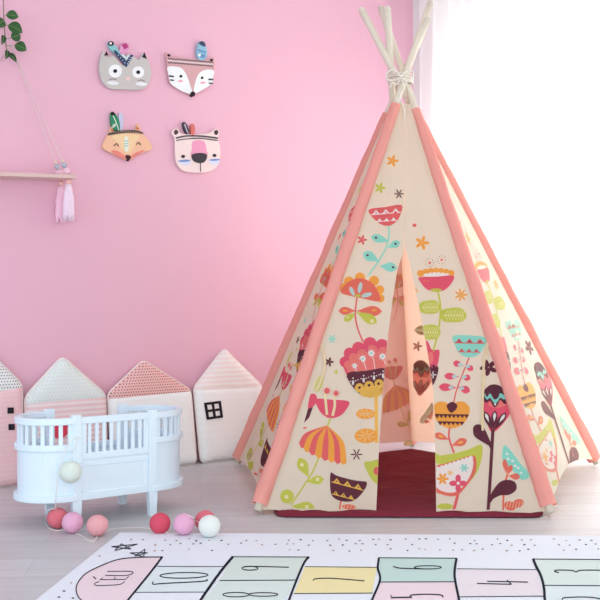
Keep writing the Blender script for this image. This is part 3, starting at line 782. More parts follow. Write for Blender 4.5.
A(RT,'coral',2,leaf(507,475,504,459,2.6),leaf(507.5,475,511.5,465,2.6),leaf(508,476,520,477,3.2)); A(RT,'coral',1,stroke([(507.5,474),(504,488),(503,512)],1.8)); A(RT,'coral',1,ell(510,506,6,4.6,20),ell(518,503.5,6,4.2,-18))
for i in range(6): A(RT,'vein',3,stroke([(506+i*3,508),(508+i*3,501.5)],.5,False))

# ---- panels: ruled cloth between two poles
def interp(tbl, y):
    if y <= tbl[0][0]: return tbl[0][1]
    for (a, xa), (b, xb) in zip(tbl, tbl[1:]):
        if y <= b:
            t = (y-a)/(b-a); return xa+(xb-xa)*t
    return tbl[-1][1]
ZTOP = 1.60
def edge_at(k, z, inner):
    p = pole_at(k, z)
    if inner and k == 'B': p = p+V((tcen.x-POL['B'][0].x, tcen.y-POL['B'][0].y, 0)).normalized()*.042*min(1, max(0, (1.62-z)/.3))
    return p
class Panel:
    def __init__(s, ka, kb, amp=.010, seed=0, inner=False):
        s.inner = inner; s.ka, s.kb, s.amp, s.seed = ka, kb, amp, seed
        a0, b0, at = pole_at(ka,0), pole_at(kb,0), pole_at(ka,ZTOP)
        n = (b0-a0).cross(at-a0).normalized()
        if n.dot(a0-V((0,0,H))) > 0: n = -n
        s.n = n
    def S(s, u, z):
        p = edge_at(s.ka, z, s.inner).lerp(edge_at(s.kb, z, s.inner), u)
        w = math.sin(PI*min(1,max(0,u)))
        lo = max(0, 1-z/1.3)
        d = s.amp*w*(math.sin(u*11+s.seed+z*2.3)+.5*math.sin(u*23+z*3.1+s.seed*2))*(.25+lo)
        d += .004*noise.noise(V((u*5, z*5, s.seed)))*w
        return p+s.n*d
    def inv(s, px, py):
        # iterate in (u,z)
        a, b = proj(s.S(0,.8)), proj(s.S(1,.8))
        u, z = .5, max(.02, min(1.55, .74+(306-py)/F*4))
        for _ in range(14):
            p = proj(s.S(u,z)); e = .002
            pu, pz = proj(s.S(u+e,z)), proj(s.S(u,z+e))
            a11, a21 = (pu[0]-p[0])/e, (pu[1]-p[1])/e; a12, a22 = (pz[0]-p[0])/e, (pz[1]-p[1])/e
            det = a11*a22-a12*a21
            if abs(det) < 1e-9: break
            ex_, ey_ = px-p[0], py-p[1]
            du, dz = (ex_*a22-ey_*a12)/det, (a11*ey_-a21*ex_)/det
            u += max(-.3,min(.3,du)); z += max(-.3,min(.3,dz)); z = max(-.2,min(1.7,z))
            if abs(ex_)+abs(ey_) < .01: break
        return u, z
def mesh_panel(bm, pan, ulo, uhi, hem, nu=44, nz=90):
    """ulo(z), uhi(z) limits; hem(u) lower height"""
    g = []
    for j in range(nz+1):
        row = []
        for i in range(nu+1):
            s = i/nu
            z = 0; zz = ZTOP*(j/nz)
            u = ulo(max(zz,.02))+(uhi(max(zz,.02))-ulo(max(zz,.02)))*s
            z = hem(u)+(ZTOP-hem(u))*j/nz
            u = ulo(z)+(uhi(z)-ulo(z))*s
            row.append(bm.verts.new(pan.S(u, z)))
        g.append(row)
    for j in range(nz):
        for i in range(nu):
            f = bm.faces.new((g[j][i], g[j][i+1], g[j+1][i+1], g[j+1][i])); f.smooth = True
LE = [(0,404.6),(247,404.2),(255,402.4),(270,397.2),(300,392.6),(335,388),(390,383),(441,379.4),(515,376),(560,374.5)]
RE = [(0,404.6),(247,404.6),(260,409),(300,417.5),(350,427),(390,433),(420,434.6),(515,436.3),(560,437)]
front = Panel('FL','FR', .015, 1.3)
def edge_u(pan, tbl):
    cache = {}
    zs = [ZTOP*i/160 for i in range(161)]; us = []
    for z in zs:
        lo, hi = 0.0, 1.0
        for _ in range(26):
            m_ = (lo+hi)/2; p = proj(pan.S(m_, z))
            if p[0] < interp(tbl, p[1]): lo = m_
            else: hi = m_
        us.append((lo+hi)/2)
    def f(z):
        t = max(0,min(159.999, z/ZTOP*160)); i = int(t); return us[i]+(us[i+1]-us[i])*(t-i)
    return f
uL, uR = edge_u(front, LE), edge_u(front, RE)
def prints_on(bm, pan, shapes, clampf, step=7, side=1, base=.0012, hem=lambda u: .02):
    def mp(x, y, ly):
        u, z = pan.inv(x, y); u = min(1,max(0,u)); z = max(z, hem(u)+.0015); return pan.S(u, z)+pan.n*side*(base+.0005*ly)
    sheet_prints(bm, shapes, mp, step, clampf)
hemf = lambda u: .015+.003*math.sin(u*40)
bm = NB(); mesh_panel(bm, front, lambda z: 0, uL, hemf)
prints_on(bm, front, LT, lambda x, y: (min(x, interp(LE,y)-.25), min(y, 510.5)))
obj('front_flap', bm, PM_out, tent, label='left front flap printed with pink, orange and maroon flowers')
bm = NB(); mesh_panel(bm, front, uR, lambda z: 1, hemf)
prints_on(bm, front, RT, lambda x, y: (max(x, interp(RE,y)+.25), min(y, 510.5)))
obj('front_flap', bm, PM_out, tent, label='right front flap printed with teal bowl, orange heart and white dish flowers')
# side panels show the same cloth, seen at a slant
def pole_px(k, y):
    f0, t0, s = POL[k]; a, b = proj(f0), proj(t0); t = (y-a[1])/(b[1]-a[1]); return a[0]+(b[0]-a[0])*t
def map_left(x, y):
    f = (x-pole_px('FL',y))/(interp(LE,y)-pole_px('FL',y)); y2 = y-(y-200)*.13 if y > 200 else y
    sh = f*.10*(500-y2)*0
    a, b = pole_px('BL',y2), pole_px('FL',y2); t = .12+.78*f
    return (a+(b-a)*t, y2+sh+(t-.5)*(y2-300)*.12)
def map_right(x, y):
    f = (x-interp(RE,y))/(pole_px('FR',y)-interp(RE,y)); y2 = y-(y-200)*.10 if y > 200 else y
    a, b = pole_px('FR',y2), pole_px('BR',y2); t = .19+.72*f
    return (a+(b-a)*t, y2-(t-.5)*(y2-250)*.12)
left = Panel('BL','FL', .006, 3.1); right = Panel('FR','BR', .006, 5.2)
bm = NB(); mesh_panel(bm, left, lambda z: 0, lambda z: 1, lambda u: .03+.035*math.sin(PI*u), 30)
prints_on(bm, left, [([map_left(*p) for p in pts], mi, ly) for pts, mi, ly in LT], None, hem=lambda u: .03+.035*math.sin(PI*u))
obj('side_panel', bm, PM_out, tent, label='left side wall of flower-print cloth seen at a slant')
bm = NB(); mesh_panel(bm, right, lambda z: 0, lambda z: 1, lambda u: .03+.06*math.sin(PI*u), 30)
prints_on(bm, right, [([map_right(*p) for p in pts], mi, ly) for pts, mi, ly in RT], None, hem=lambda u: .03+.06*math.sin(PI*u))
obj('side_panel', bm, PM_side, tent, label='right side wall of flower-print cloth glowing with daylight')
# back panels seen from inside
bl = Panel('BL','B', .006, 2.2, True); brp = Panel('B','BR', .006, 4.2, True)
def shift(L, sel, fx, fy):
    return [([(fx(x,y), fy(x,y)) for x, y in pts], mi, ly) for pts, mi, ly in L if sel(pts)]
def cen(pts): return (sum(p[0] for p in pts)/len(pts), sum(p[1] for p in pts)/len(pts))
fan = shift(LT, lambda p: 384 < cen(p)[1] < 512 and 283 < cen(p)[0] < 350 and not (cen(p)[0] > 328 and cen(p)[1] > 470) and not (cen(p)[0] < 318 and cen(p)[1] < 430),
            lambda x, y: 393-(x-330)*.66, lambda x, y: 370+(y-405)*.72)
flo = shift(LT, lambda p: 275 < cen(p)[1] < 343 and 335 < cen(p)[0] < 384, lambda x, y: 395-(x-360)*.55, lambda x, y: 272+(y-275)*.72)
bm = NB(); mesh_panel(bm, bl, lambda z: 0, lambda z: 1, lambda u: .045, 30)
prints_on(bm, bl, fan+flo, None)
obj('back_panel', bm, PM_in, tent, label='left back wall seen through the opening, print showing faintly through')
dk = shift(RT, lambda p: 384 < cen(p)[1] < 434 and 483 < cen(p)[0] < 512, lambda x, y: 422+(x-496)*.7, lambda x, y: 360+(y-385)*.75)
tl = shift(RT, lambda p: 444 < cen(p)[1] < 480 and 501 < cen(p)[0] < 530, lambda x, y: 427-(x-515)*.5, lambda x, y: 412+(y-461)*.6)
ex3 = []
A(ex3,'teal',1,leaf(413.5,330,426,330,5.5)); A(ex3,'lime',2,ell(420,327.5,3.2,1.3),ell(420,332.5,3.2,1.3)); A(ex3,'maroon',1,*petals(417.5,346,5,5))
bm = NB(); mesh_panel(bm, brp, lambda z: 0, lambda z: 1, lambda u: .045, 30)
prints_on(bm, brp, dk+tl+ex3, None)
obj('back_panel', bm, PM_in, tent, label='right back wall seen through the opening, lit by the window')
# tie straps hanging on the front
strap_m = mat('cream_tape', (236,214,176), .9, .2)
def ribbon(path, w, wd):
    bm = NB(); L_ = [bm.verts.new(p-wd*w/2) for p in path]; R_ = [bm.verts.new(p+wd*w/2) for p in path]
    for i in range(len(path)-1): bm.faces.new((L_[i], R_[i], R_[i+1], L_[i+1]))
    ex = bmesh.ops.extrude_face_region(bm, geom=bm.faces[:]); bmesh.ops.translate(bm, vec=(0,-.0012,0), verts=[v for v in ex['geom'] if isinstance(v, bmesh.types.BMVert)])
    bmesh.ops.recalc_face_normals(bm, faces=bm.faces[:]); return bm
for pts_ in ([(488,343),(486,352),(483.5,365),(483,385),(482,410),(482.5,431)], [(319,344),(322,350),(325,362),(322,378),(316,392)]):
    path = []
    for x, y in smooth(pts_, 5, False):
        u, z = front.inv(x, y); path.append(front.S(u, z)+front.n*.006)
    obj('tie_strap', ribbon(path, .009, V((1,0,0))), strap_m, tent)
# rope lashing
rope_m = mat('cotton_rope', (240,234,222), .9, bmp=(200,.8,.002))
bm = NB()
tz = P(402,78,4.10)
def polecentre(z):
    ps = [pole_at(k, z) for k in POL]; c = sum(ps, V((0,0,0)))/5; return c, max((p-c).length for p in ps)
pts = []
for i in range(100):
    a = i/100*2*PI*4; z = 1.70+.006*i/25+.012*math.sin(a*.9)
    c, R_ = polecentre(z); ps = [pole_at(k, z) for k in POL]
    d = V((math.cos(a), math.sin(a), 0)); r = max(((p-c).dot(d) for p in ps))+.0175
    pts.append(c+d*r)
tube(bm, pts, .0034, 8)
c0 = P(401,77,4.012)
for lp in ([(401,77),(394,70),(387,73),(388,80),(395,80),(401,78)], [(401,77),(407,71),(413,72),(412,79),(406,80),(401,77)], [(402,78),(403,88),(400,98),(404,110),(405,126)], [(401,78),(397,84),(392,83),(390,88)], [(403,78),(407,84),(409,92)]):
    q = [P(x, y, 4.0+.006*math.sin(i*2.1)) for i, (x, y) in enumerate(lp)]
    tube(bm, spl(q, 6), .0034, 8)
obj('rope_lashing', bm, rope_m, tent, True)

# ---- maroon floor mat inside the tent
mm = mat('maroon_quilted_cotton', (126,44,62), .85, bmp=(14,.5,.02), spec=.15)
ctr = V((tcen.x, tcen.y, 0))
feet = [POL[k][0] for k in ('FL','FR','BR','B','BL')]
mo = []
for i, p in enumerate(feet):
    q = p+(ctr-p).normalized()*(.13 if i > 2 else .30); mo.append(q)
fl_, fr_ = floor_pt(276,518), floor_pt(543,518.5)
mo[0], mo[1] = fl_, fr_
mo2 = [(p.x, p.y) for p in mo]
mo2 = round_corners(mo2, .05)
mpl = (V((0,0,0)), V((1,0,0)), V((0,1,0)), V((0,0,1)))
t = bmesh.new(); f = t.faces.new([t.verts.new((x,y,0)) for x, y in mo2]); bmesh.ops.triangulate(t, faces=[f])
for ax, lo, hi in ((0,-.5,1.6),(1,3.2,5.1)):
    k = lo
    while k < hi:
        bmesh.ops.bisect_plane(t, geom=t.verts[:]+t.edges[:]+t.faces[:], plane_co=(k,0,0) if ax == 0 else (0,k,0), plane_no=(1,0,0) if ax == 0 else (0,1,0), dist=1e-6); k += .0125
def mdist(x, y):
    d = 9
    for i in range(len(mo2)):
        ax, ay = mo2[i-1]; bx, by = mo2[i]; dx, dy = bx-ax, by-ay
        tt = max(0, min(1, ((x-ax)*dx+(y-ay)*dy)/max(1e-12, dx*dx+dy*dy)))
        d = min(d, math.hypot(x-ax-dx*tt, y-ay-dy*tt))
    return d
bm = NB(); mp = {}; mpb = {}
def ridge(x, y):
    h = 0
    for (x0,y0,x1,y1) in ((.1,3.5,1.3,4.6),(-.1,4.3,1.0,3.7),(.2,4.7,.9,3.9),(-.2,3.9,.8,4.5),(0,3.5,1.2,4.0)):
        dx, dy = x1-x0, y1-y0; l = math.hypot(dx,dy); d = abs((x-x0)*dy-(y-y0)*dx)/l
        h += -.010*math.exp(-(d/.008)**2)+.008*math.exp(-(d/.03)**2)
    return h
for f in t.faces:
    for side, M in ((1, mp), (-1, mpb)):
        vs = []
        for v in (f.verts if side == 1 else reversed(f.verts)):
            key = (round(v.co.x,5), round(v.co.y,5))
            if key not in M:
                x, y = v.co.x, v.co.y; d = mdist(x, y); q = min(d/.035,1)
                if side == 1: zz = .005+(.010+.010*noise.noise(V((x*3.2,y*3.2,0)))+.004*noise.noise(V((x*11,y*11,3)))+ridge(x,y)*min(1,d/.1)+.022*max(0,(y-4.0))*min(1,d/.1))*math.sqrt(1-(1-q)**2)
                else: zz = .001 if d > .004 else .006
                M[key] = bm.verts.new((x, y, max(zz,.0015)))
            vs.append(M[key])
        try: bm.faces.new(vs).smooth = True
        except ValueError: pass
t.free(); bmesh.ops.remove_doubles(bm, verts=bm.verts[:], dist=1e-6); bmesh.ops.recalc_face_normals(bm, faces=bm.faces[:])
top('floor_mat', bm, mm, 'padded maroon mat covering the floor inside the tent', 'mat')

# ================================================================== HANGING SHELF
BOFF = .135
shelf_m = mat('pale_shelf_wood', (226,196,190), .6, bmp=(12,.2,.001,'Object',(1,8,1)))
r_f = wall_pt(76, 174.6, BOFF); l_f = wall_pt(-90, 168.5, BOFF)
dirb = (r_f-l_f).normalized(); tb = .0165
wn = WN.copy()
bm = NB()
box(bm, (r_f+l_f)/2-wn*.062-V((0,0,tb/2)), (r_f-l_f)/2, wn*.062, V((0,0,tb/2)), .002)
sc = (r_f+l_f)/2
sh = empty('hanging_shelf', (sc.x, sc.y, sc.z-tb), 'pale wooden shelf hanging on cords on the wall at upper left', 'shelf')
obj('board', bm, shelf_m, sh)
apex = wall_pt(11, 46, .05)
rope_s = mat('thin_shelf_cord', (240,214,214), .8)
holes = [(r_f-dirb*.060-wn*.105, 53.5), (r_f-dirb*.060-wn*.018, 63)]
holes = [r_f-dirb*.024-wn*.098, r_f-dirb*.022-wn*.026]
lho = [l_f+dirb*.052-wn*.100, l_f+dirb*.052-wn*.024]
for h in holes+lho:
    bm = NB(); tube(bm, [h+V((0,0,-tb)), h, apex], .0019, 6); obj('cord', bm, rope_s, sh)
bead_c = {'grey_blue': (186,191,206), 'wood': (238,208,196), 'pinkwhite': (246,206,222)}
for h in holes:
    up = (apex-h).normalized()
    for d, r, c in ((.018,.0155,'pinkwhite'), (.045,.012,'grey_blue'), (.064,.009,'wood')):
        bm = NB(); ball(bm, h+up*d, r, 18); obj('bead', bm, mat('bead_'+c, bead_c[c], .4), sh, True)
    bm = NB(); ball(bm, h+V((0,0,-tb-.012)), .012, 16); obj('bead', bm, mat('bead_peach', (246,196,190), .5), sh, True)
tm = [mat('tassel_pink_yarn', (255,212,232), .95), mat('tassel_lilac_yarn', (253,230,246), .95)]
for q, h in enumerate(holes):
    tt = h+V((0,0,-tb-.022)); bm = NB(); rt = random.Random(q+4)
    tube(bm, [tt+V((0,0,-.14*i/8)) for i in range(9)], lambda t_: .008+.011*min(1,t_*2.2), 14, side=V((0,1,0)))
    for s in range(110):
        a = rt.uniform(0, 2*PI); rr_ = math.sqrt(rt.random()); ln = .150+rt.uniform(-.014,.012)+(0 if q == 0 else -.004)
        pts = []
        for i in range(9):
            tq = i/8; w = (.0105+.0125*min(1,tq*2.2)+.001*tq)*(.8+.2*rr_)/max(rr_,.3)*.9 if rr_ > .3 else 0
            pts.append(tt+V((math.cos(a)*rr_*w+.0016*math.sin(i*2.3+s), math.sin(a)*rr_*w+.0016*math.cos(i*2.9+s), -ln*tq)))
        tube(bm, pts, .0021, 6, side=V((0,1,0)))
    tube(bm, [tt+V((0,0,-.016)), tt+V((0,0,-.024))], .0125, 14, side=V((0,1,0)))
    obj('tassel', bm, tm[q], sh, True, 'pink yarn tassel' if q == 0 else 'pale lilac yarn tassel')

# ---- trailing leaves
vine = empty('leafy_vine', wall_pt(8, 60, .07), 'trailing vine with green leaves hanging above the shelf at top left', 'plant')
stem = [wall_pt(x, y, .06) for x, y in ((2,-60),(3,-20),(3.5,10),(4.5,30),(6,45),(8,56))]
bm = NB(); tube(bm, spl(stem), .0024, 7); obj('stem', bm, mat('vine_stem', (150,130,120), .7), vine, True)
lm = mat('leaf_green', (58,104,56), .45, .2, (110,160,60), spec=.4); lm2 = mat('leaf_dark_green', (50,78,48), .5)
vein = mat('leaf_midrib', (120,158,92), .6)
def leaf3(x0, y0, x1, y1, w, m, dep=.0):
    a, b = wall_pt(x0,y0,.062), wall_pt(x1,y1,.075+dep); d = b-a; L_ = d.length; d.normalize()
    sd = d.cross(WN).normalized(); bm = NB(); rows = []
    n = 14
    for i in range(n+1):
        t_ = i/n; hw = 1.2*w*(math.sin(PI*t_**.72)**.9 if 0 < t_ < 1 else 0)
        rows.append([bm.verts.new(a+d*L_*t_+sd*hw*s_+WN*(.006*abs(s_)*hw/w+.010*math.sin(PI*t_))) for s_ in (-1,-.5,0,.5,1)])
    for i in range(n):
        for k in range(4): bm.faces.new((rows[i][k], rows[i][k+1], rows[i+1][k+1], rows[i+1][k])).smooth = True
    bmesh.ops.remove_doubles(bm, verts=bm.verts[:], dist=1e-6)
    mid = [a+d*L_*i/10+WN*(.0105*math.sin(PI*i/10)+.001) for i in range(11)]
    o = obj('leaf', bm, m, vine)
    md = o.modifiers.new('solid', 'SOLIDIFY'); md.thickness = .0006
    bm = NB(); tube(bm, mid, .0012, 5); tube(bm, [wall_pt(min(x0,5), y0+1, .06), a], .0012, 5); obj('midrib', bm, vein, o, True)
for q in ((6,15,18.5,17,.0165,lm),(8,25,22.5,33,.021,lm),(11,38,20.5,35,.019,lm),(14.5,45,26.5,50.5,.019,lm),(7,50,5.5,59.5,.010,lm2),(7,53,16.5,62.5,.010,lm2),(3,35,1.5,45,.009,lm2),(4,20,-6,28,.017,lm)):
    leaf3(*q)

# ================================================================== ANIMAL FACES ON THE WALL
class Plaque:
    def __init__(s, name, loc, label):
        p = wall_pt(*loc, .004); s.t = empty(name, p, label, 'wall decoration', 'animal face plaques on the pink wall')
    def slab(s, name, polys, col, d0, d1, parent=None, rnd=True, label=None):
        bm = NB()
        for pts in polys:
            vs = [bm.verts.new(wall_pt(x, y, d1)) for x, y in pts]
            f = bm.faces.new(vs)
            ex = bmesh.ops.extrude_face_region(bm, geom=[f])
            bmesh.ops.translate(bm, vec=-WN*(d1-d0), verts=[v for v in ex['geom'] if isinstance(v, bmesh.types.BMVert)])
        bmesh.ops.recalc_face_normals(bm, faces=bm.faces[:])
        return obj(name, bm, mat('plaque_%d_%d_%d' % col, col, .8, spec=.15), parent or s.t, label=label)
T0, T1 = .006, .0165     # plaques stand a little off the wall on pads
def Fd(k): return T1-.0003, T1+.0008*k
grey, dk_ = (204,200,197), (58,48,54)
# owl-like grey cat
p = Plaque('cat_face_plaque', (124,86), 'grey round-eyed animal face plaque with patterned headband, top left of the four')
face = smooth([(103,51),(107,57),(114,56),(124,66),(132,56),(139,60),(144,52.5),(148.5,62),(151,70),(150,80),(146,87),(138,89.8),(122,89.3),(110,88.5),(103,82),(100,74),(99.5,64)],3)
o = p.slab('face', [face], grey, T0, T1)
p.slab('pad', [ell(125,76,9,8)], (230,226,226), .001, T0)
p.slab('ear', [[(104,56),(106.5,51),(108.5,55)]], dk_, *Fd(1)); p.slab('ear', [[(142,57),(144.5,52.2),(147,59)]], dk_, *Fd(1))
p.slab('headband', [[(113.5,50.5),(116,50.5),(126.5,61.5),(131,54.6),(133.6,55),(126.6,67.2),(119,58)]], (58,74,112), *Fd(3))
p.slab('headband_pattern', [ell(118.3+i*2.2,55.2+i*2.5,.55,.55,0,6) for i in range(4)]+[ell(131-i*1.2,57.5+i*2.1,.6,.6,0,6) for i in range(4)]+[[(121,54.8),(126.5,60.4),(130,54.8),(128,54.2),(126.3,57.4),(123.4,54.2)]], (206,228,232), *Fd(4))
p.slab('feather', [smooth([(108,43),(111,41),(114,44),(120,52),(121,56),(116,54),(110,49)],3)], (150,206,210), T0, T1-.001)
p.slab('feather_tip', [ell(111,43.5,3,2.4)], (48,36,44), *Fd(1)); p.slab('feather_eye', [ell(110.8,43.3,1.2)], (240,236,240), *Fd(3))
p.slab('feather', [smooth([(121,45),(125,42.5),(129.5,45.5),(128,50.5),(123,55),(119.5,53)],3)], (228,160,200), T0, T1-.001); p.slab('feather_tip', [[(122,44.5),(126.5,43),(128.5,47),(124.5,49.5)]], (190,72,134), *Fd(1))
for x, r in ((115.3,6.7),(138.3,6)):
    e = p.slab('eye', [ell(x,71 if x < 120 else 72.2,r,r*.98)], (246,248,250), *Fd(1)); p.slab('pupil', [ell(x,71 if x < 120 else 72.2,1.9)], (40,38,44), *Fd(3), parent=e)
p.slab('beak', [smooth([(125.5,78.5),(128,76.5),(131,78.5),(128,81.5)],2)], (236,204,196), *Fd(2))
p.slab('cheek', [ell(113,83,6,1.9,4)], (236,238,242), *Fd(1)); p.slab('cheek', [ell(141.5,84,6,1.9,4)], (236,238,242), *Fd(1))
p.slab('whisker', [stroke([(109.5,79.6),(113,78.8),(116.5,79.8)],.7)], (140,116,140), *Fd(2)); p.slab('whisker', [stroke([(138,80.8),(141.5,80),(145,81.6)],.7)], (140,116,140), *Fd(2))
# dusty pink fox with white cheeks
p = Plaque('fox_face_plaque', (191,94), 'dusty pink fox face plaque with white cheeks and blue feather, top right of four')
p.slab('pad', [ell(191,78,8,7)], (230,226,226), .001, T0)
face = smooth([(166.5,52.5),(171,55.5),(190,59),(208,59),(213.5,57),(214.3,64),(213.6,74),(212.5,83.5),(204,89.5),(194,95),(186,93),(176,87.5),(170,83),(168.5,74),(167,62)],2)
p.slab('face', [face], (216,172,176), T0, T1)
p.slab('cheek', [smooth([(167.6,67),(175,66.5),(182,68.5),(187,76),(190.5,86),(192,93.5),(184,92),(175,87),(170.3,82.5),(168.4,74)],3)], (244,249,250), *Fd(1))
p.slab('cheek', [smooth([(214,70.8),(207,69.5),(200,72.5),(196,80),(194,93),(203,89.5),(212,83.5),(213.3,77)],3)], (244,249,250), *Fd(1))
zz = []
for r_ in range(3):
    pts_ = [(168+i*1.55, 58.3+r_*1.9+i*.13+(.9 if i%2 else -.4)) for i in range(30)]
    zz.append((stroke(pts_, .75, False), (70,52,60) if r_ != 1 else (248,244,246)))
for s_, c_ in zz: p.slab('headband_zigzag', [s_], c_, *Fd(2))
p.slab('ear_tip', [ell(169,55.3,1.6,1.3)], (70,44,52), *Fd(2)); p.slab('ear_tip', [ell(211.5,60,1.6,1.3)], (70,44,52), *Fd(2))
p.slab('feather', [smooth([(199,43),(202,41),(205,43),(207,52),(206,58),(202,60.5),(198,58),(197,50)],3)], (150,196,218), T0, T1+.002)
p.slab('feather_tip', [smooth([(199,43),(202,41),(205,43),(205.5,46.5),(202,45.5)],2)], (70,78,108), *Fd(5)); p.slab('feather_mark', [[(198,49),(206,51.5),(205.5,53),(198,50.5)], ell(203,56,2.4,2)], (112,150,196), *Fd(5)); p.slab('feather_mark', [ell(199.5,55,1.3)], (248,250,250), *Fd(5))
p.slab('eye', [ell(181,76.2,1.4)], (40,38,44), *Fd(3)); p.slab('eye', [ell(202.2,77.8,1.3)], (40,38,44), *Fd(3))
p.slab('blush', [ell(180.5,81,2.7,1)], (236,176,190), *Fd(3)); p.slab('blush', [ell(203,82.7,2.7,1)], (236,176,190), *Fd(3))
p.slab('whisker', [stroke([(169,75.8),(174,76.6)],1.5,False),stroke([(170,79.8),(174,80.4)],1.3,False)], (58,56,74), *Fd(3)); p.slab('whisker', [stroke([(208.5,79.3),(213.3,79.5)],1.5,False),stroke([(209,83.2),(213,83.3)],1.3,False)], (58,56,74), *Fd(3))
p.slab('nose', [ell(193,94,2.3,2.6)], (44,38,44), T0, T1+.004)
# orange fox with green feather
p = Plaque('fox_face_plaque', (128,160), 'orange smiling fox face plaque with green feather, lower left of four')
p.slab('pad', [ell(127,142,8,6)], (230,226,226), .001, T0)
face = smooth([(108,134),(112,126.5),(114.5,133),(127,131),(134,132),(138,123.5),(141,132.5),(145,136),(150,142),(152,149),(143,152.5),(136,156),(129,160),(121,157.5),(112,153),(104,149),(103,145),(105,140)],3)
p.slab('face', [face], (246,196,164), T0, T1)
p.slab('forehead', [smooth([(112,136),(126,134),(139,136),(136,142),(130,153),(125,153),(118,143)],3)], (246,214,170), *Fd(1))
p.slab('jaw', [smooth([(111,150.5),(118,151),(125,156),(128,159),(122,158),(115,154.5)],2)], (238,140,132), *Fd(1)); p.slab('jaw', [smooth([(145,150),(138,151.5),(131,156),(130,158.6),(137,155.5)],2)], (238,140,132), *Fd(1))
p.slab('headband', [smooth([(108,135.5),(109.5,132.5),(118,130.8),(130,130),(139,130.6),(144,133.8),(140,133.5),(128,132.8),(116,134)],2)], (92,78,78), *Fd(2)); p.slab('headband_pattern', [ell(111+i*2.5,132.8-1.3*math.sin(i/11*PI),.6,.5,0,6) for i in range(12)], (196,176,140), *Fd(3))
fe = p.slab('feather', [smooth([(111,114),(112.5,111.5),(115,113.5),(119,120),(120,129),(117,130.5),(112.5,128),(111,121)],3)], (62,142,104), T0, T1+.001)
p.slab('feather_tip', [smooth([(111,114),(112.5,111.5),(115,113.5),(114.5,115.5),(112,115.5)],2)], (52,42,40), *Fd(4), parent=fe); p.slab('quill', [stroke([(113,115),(116,122),(119,130)],.7)]+[stroke([(113.5+i*1.3,124-i*.2),(112.8+i*.9,128-i*.6)],.6,False) for i in range(3)], (226,240,226), *Fd(4), parent=fe)
p.slab('feather', [smooth([(119,115),(121,112.5),(123,115),(123.6,123),(122,130),(120,129)],3)], (206,206,232), T0, T1-.001)
p.slab('ear', [[(110.5,131),(112,128),(114,130.6)]], (206,120,84), *Fd(2)); p.slab('ear', [[(136,129.5),(137.5,125.8),(139.5,129.5)]], (206,120,84), *Fd(2))
p.slab('eye', [stroke([(114.2,146),(116.5,143.6),(118.8,146.2)],.8)], (90,62,66), *Fd(3)); p.slab('eye', [stroke([(136.5,144.6),(138.7,142.4),(141,145)],.8)], (90,62,66), *Fd(3))
p.slab('face_stripe', [smooth([(125,137),(127,136.4),(128.3,140),(128.6,150),(126.5,151.5),(124.6,150),(124.4,141)],3)], (238,240,228), *Fd(3)); p.slab('stripe_mark', [stroke([(124.6,y),(128.3,y)],.7,False) for y in (141,143.5,146)], (140,190,186), *Fd(5))
p.slab('nose', [smooth([(126,155.5),(128.5,155),(131,156.5),(130.5,158.5),(128.5,161),(126.5,158.5)],3)], (74,46,52), T0, T1+.004)
# bear
p = Plaque('bear_face_plaque', (198,171), 'pale pink bear face plaque with dark nose and striped headband, lower right of the four')
p.slab('pad', [ell(199,148,8,8)], (230,226,226), .001, T0)
face = smooth([(172.5,131),(174.5,129),(178.5,129.3),(181,133.5),(198,134.5),(211,132.5),(214,129.5),(218,129.2),(219.7,133),(218,137.5),(220,145),(220.5,155),(219,163),(214,169.5),(205,172.3),(188,172),(180,168),(176,160),(175.3,148),(174.8,138),(172.5,134.5)],3)
p.slab('face', [face], (246,226,224), T0, T1)
p.slab('muzzle_stripe', [smooth([(193,141),(204,141),(206.5,150),(207,157),(191.5,157),(192,149)],2)], (240,164,196), *Fd(1))
p.slab('ear', [smooth([(174.2,131.5),(176,129.4),(178.2,131.5),(177.5,134),(174.8,134.6)],3)], (88,64,72), *Fd(1)); p.slab('ear', [smooth([(214.2,131.5),(217,129.8),(218.4,132.5),(216.6,135),(214.6,134)],3)], (88,64,72), *Fd(1))
p.slab('headband', [stroke([(176,138),(186,136),(200,136),(214,137.5),(218,138.3)],1.5),stroke([(176.5,140.4),(186,139),(200,138.4),(214,140),(218,140.3)],1.0)], (84,70,76), *Fd(2)); p.slab('headband', [stroke([(178,139.4),(200,137.2),(216,139.2)],.6)], (206,196,196), *Fd(3))
p.slab('feather', [smooth([(183,123.5),(184.5,122),(187,125),(189,130),(188.5,134),(186,133),(184,129)],3)], (74,66,84), T0, T1+.001); p.slab('quill', [stroke([(184.6,124),(188,133)],.7)], (226,220,230), *Fd(4))
p.slab('feather', [smooth([(191,126),(193,123.6),(194.8,127),(194.6,133),(193,135.5),(191,133)],3)], (222,122,116), T0, T1+.001)
p.slab('eye', [ell(183.2,156.4,1.9,1.6)], (62,56,64), *Fd(2)); p.slab('eye', [ell(214.6,155.4,1.9,1.6)], (62,56,64), *Fd(2))
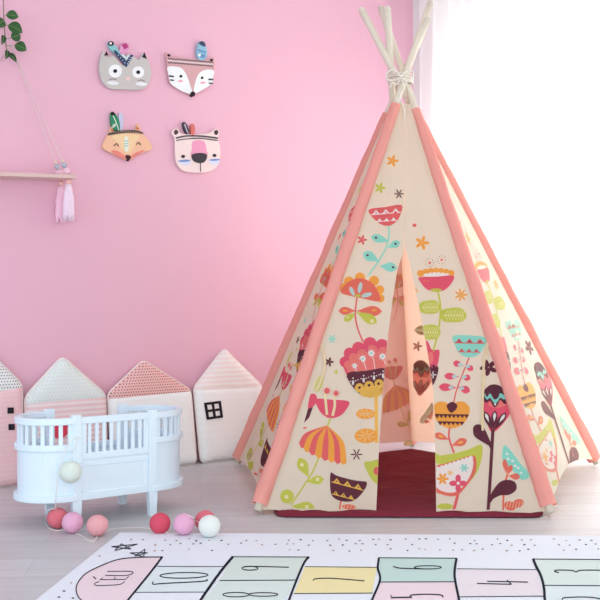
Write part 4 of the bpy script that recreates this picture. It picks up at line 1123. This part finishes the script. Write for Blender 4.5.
p.slab('cheek', [smooth([(178.5,162),(184,160),(191,161),(189,164.5),(184,165.5)],3)], (222,226,248), *Fd(1)); p.slab('cheek', [smooth([(209,161),(215,159.5),(220,160.6),(217,164.5),(212,164.5)],3)], (222,226,248), *Fd(1))
p.slab('cheek_mark', [ell(184.4,160.8,6,1.1,-3)], (124,152,206), *Fd(2)); p.slab('cheek_mark', [ell(214.8,159.8,5.4,1,-3)], (124,152,206), *Fd(2))
p.slab('nose', [smooth([(192.5,154.5),(199,153),(206,154),(207,158),(204,162.3),(199,163),(194,161),(192,157.5)],4)], (74,68,74), T0, T1+.004); p.slab('mouth_line', [stroke([(200.5,162),(200.7,171.6)],.8,False)], (84,72,80), *Fd(2))

# ================================================================== LIGHT AND CAMERA
w = bpy.data.worlds.new('World'); bpy.context.scene.world = w; w.use_nodes = True
bg = w.node_tree.nodes['Background']; bg.inputs[0].default_value = (.91,.95,1,1); bg.inputs[1].default_value = .82
def area(name, loc, target, sx, sy, e, col):
    l = bpy.data.lights.new(name, 'AREA'); l.shape = 'RECTANGLE'; l.size, l.size_y = sx, sy; l.energy = e; l.color = col
    o = bpy.data.objects.new(name, l); C.objects.link(o); o.location = loc
    o.rotation_euler = (V(target)-V(loc)).to_track_quat('-Z','Y').to_euler(); return o
area('window_daylight', rpt(1.3,.95,-.6), rpt(1.3,.85,.5), 2.6, 1.8, 74, (1,.965,.89))
area('room_fill_behind', (.7,-1.4,.95), (.2,4.2,.35), 2.6, 1.5, 62, (1,.98,.95))  # unseen fill light added behind the camera to lift the front
area('cool_fill_left', (-2.4,.4,1.0), (-.8,3.0,0), 1.6, 1.4, 24, (.54,.84,1))  # unseen cool fill light added for the bluish cast at left front

cam = bpy.data.cameras.new('Camera'); co = bpy.data.objects.new('Camera', cam); C.objects.link(co)
cam.sensor_width = 36; cam.lens = F/600*36; cam.shift_y = (HY-300)/600
co.location = (0,0,H); co.rotation_euler = (PI/2,0,0); cam.clip_start = .05
bpy.context.scene.camera = co
vs_ = bpy.context.scene.view_settings
vs_.view_transform = 'Standard'; vs_.look = 'None'; vs_.gamma = 1; vs_.use_curve_mapping = False; vs_.exposure = 0.0
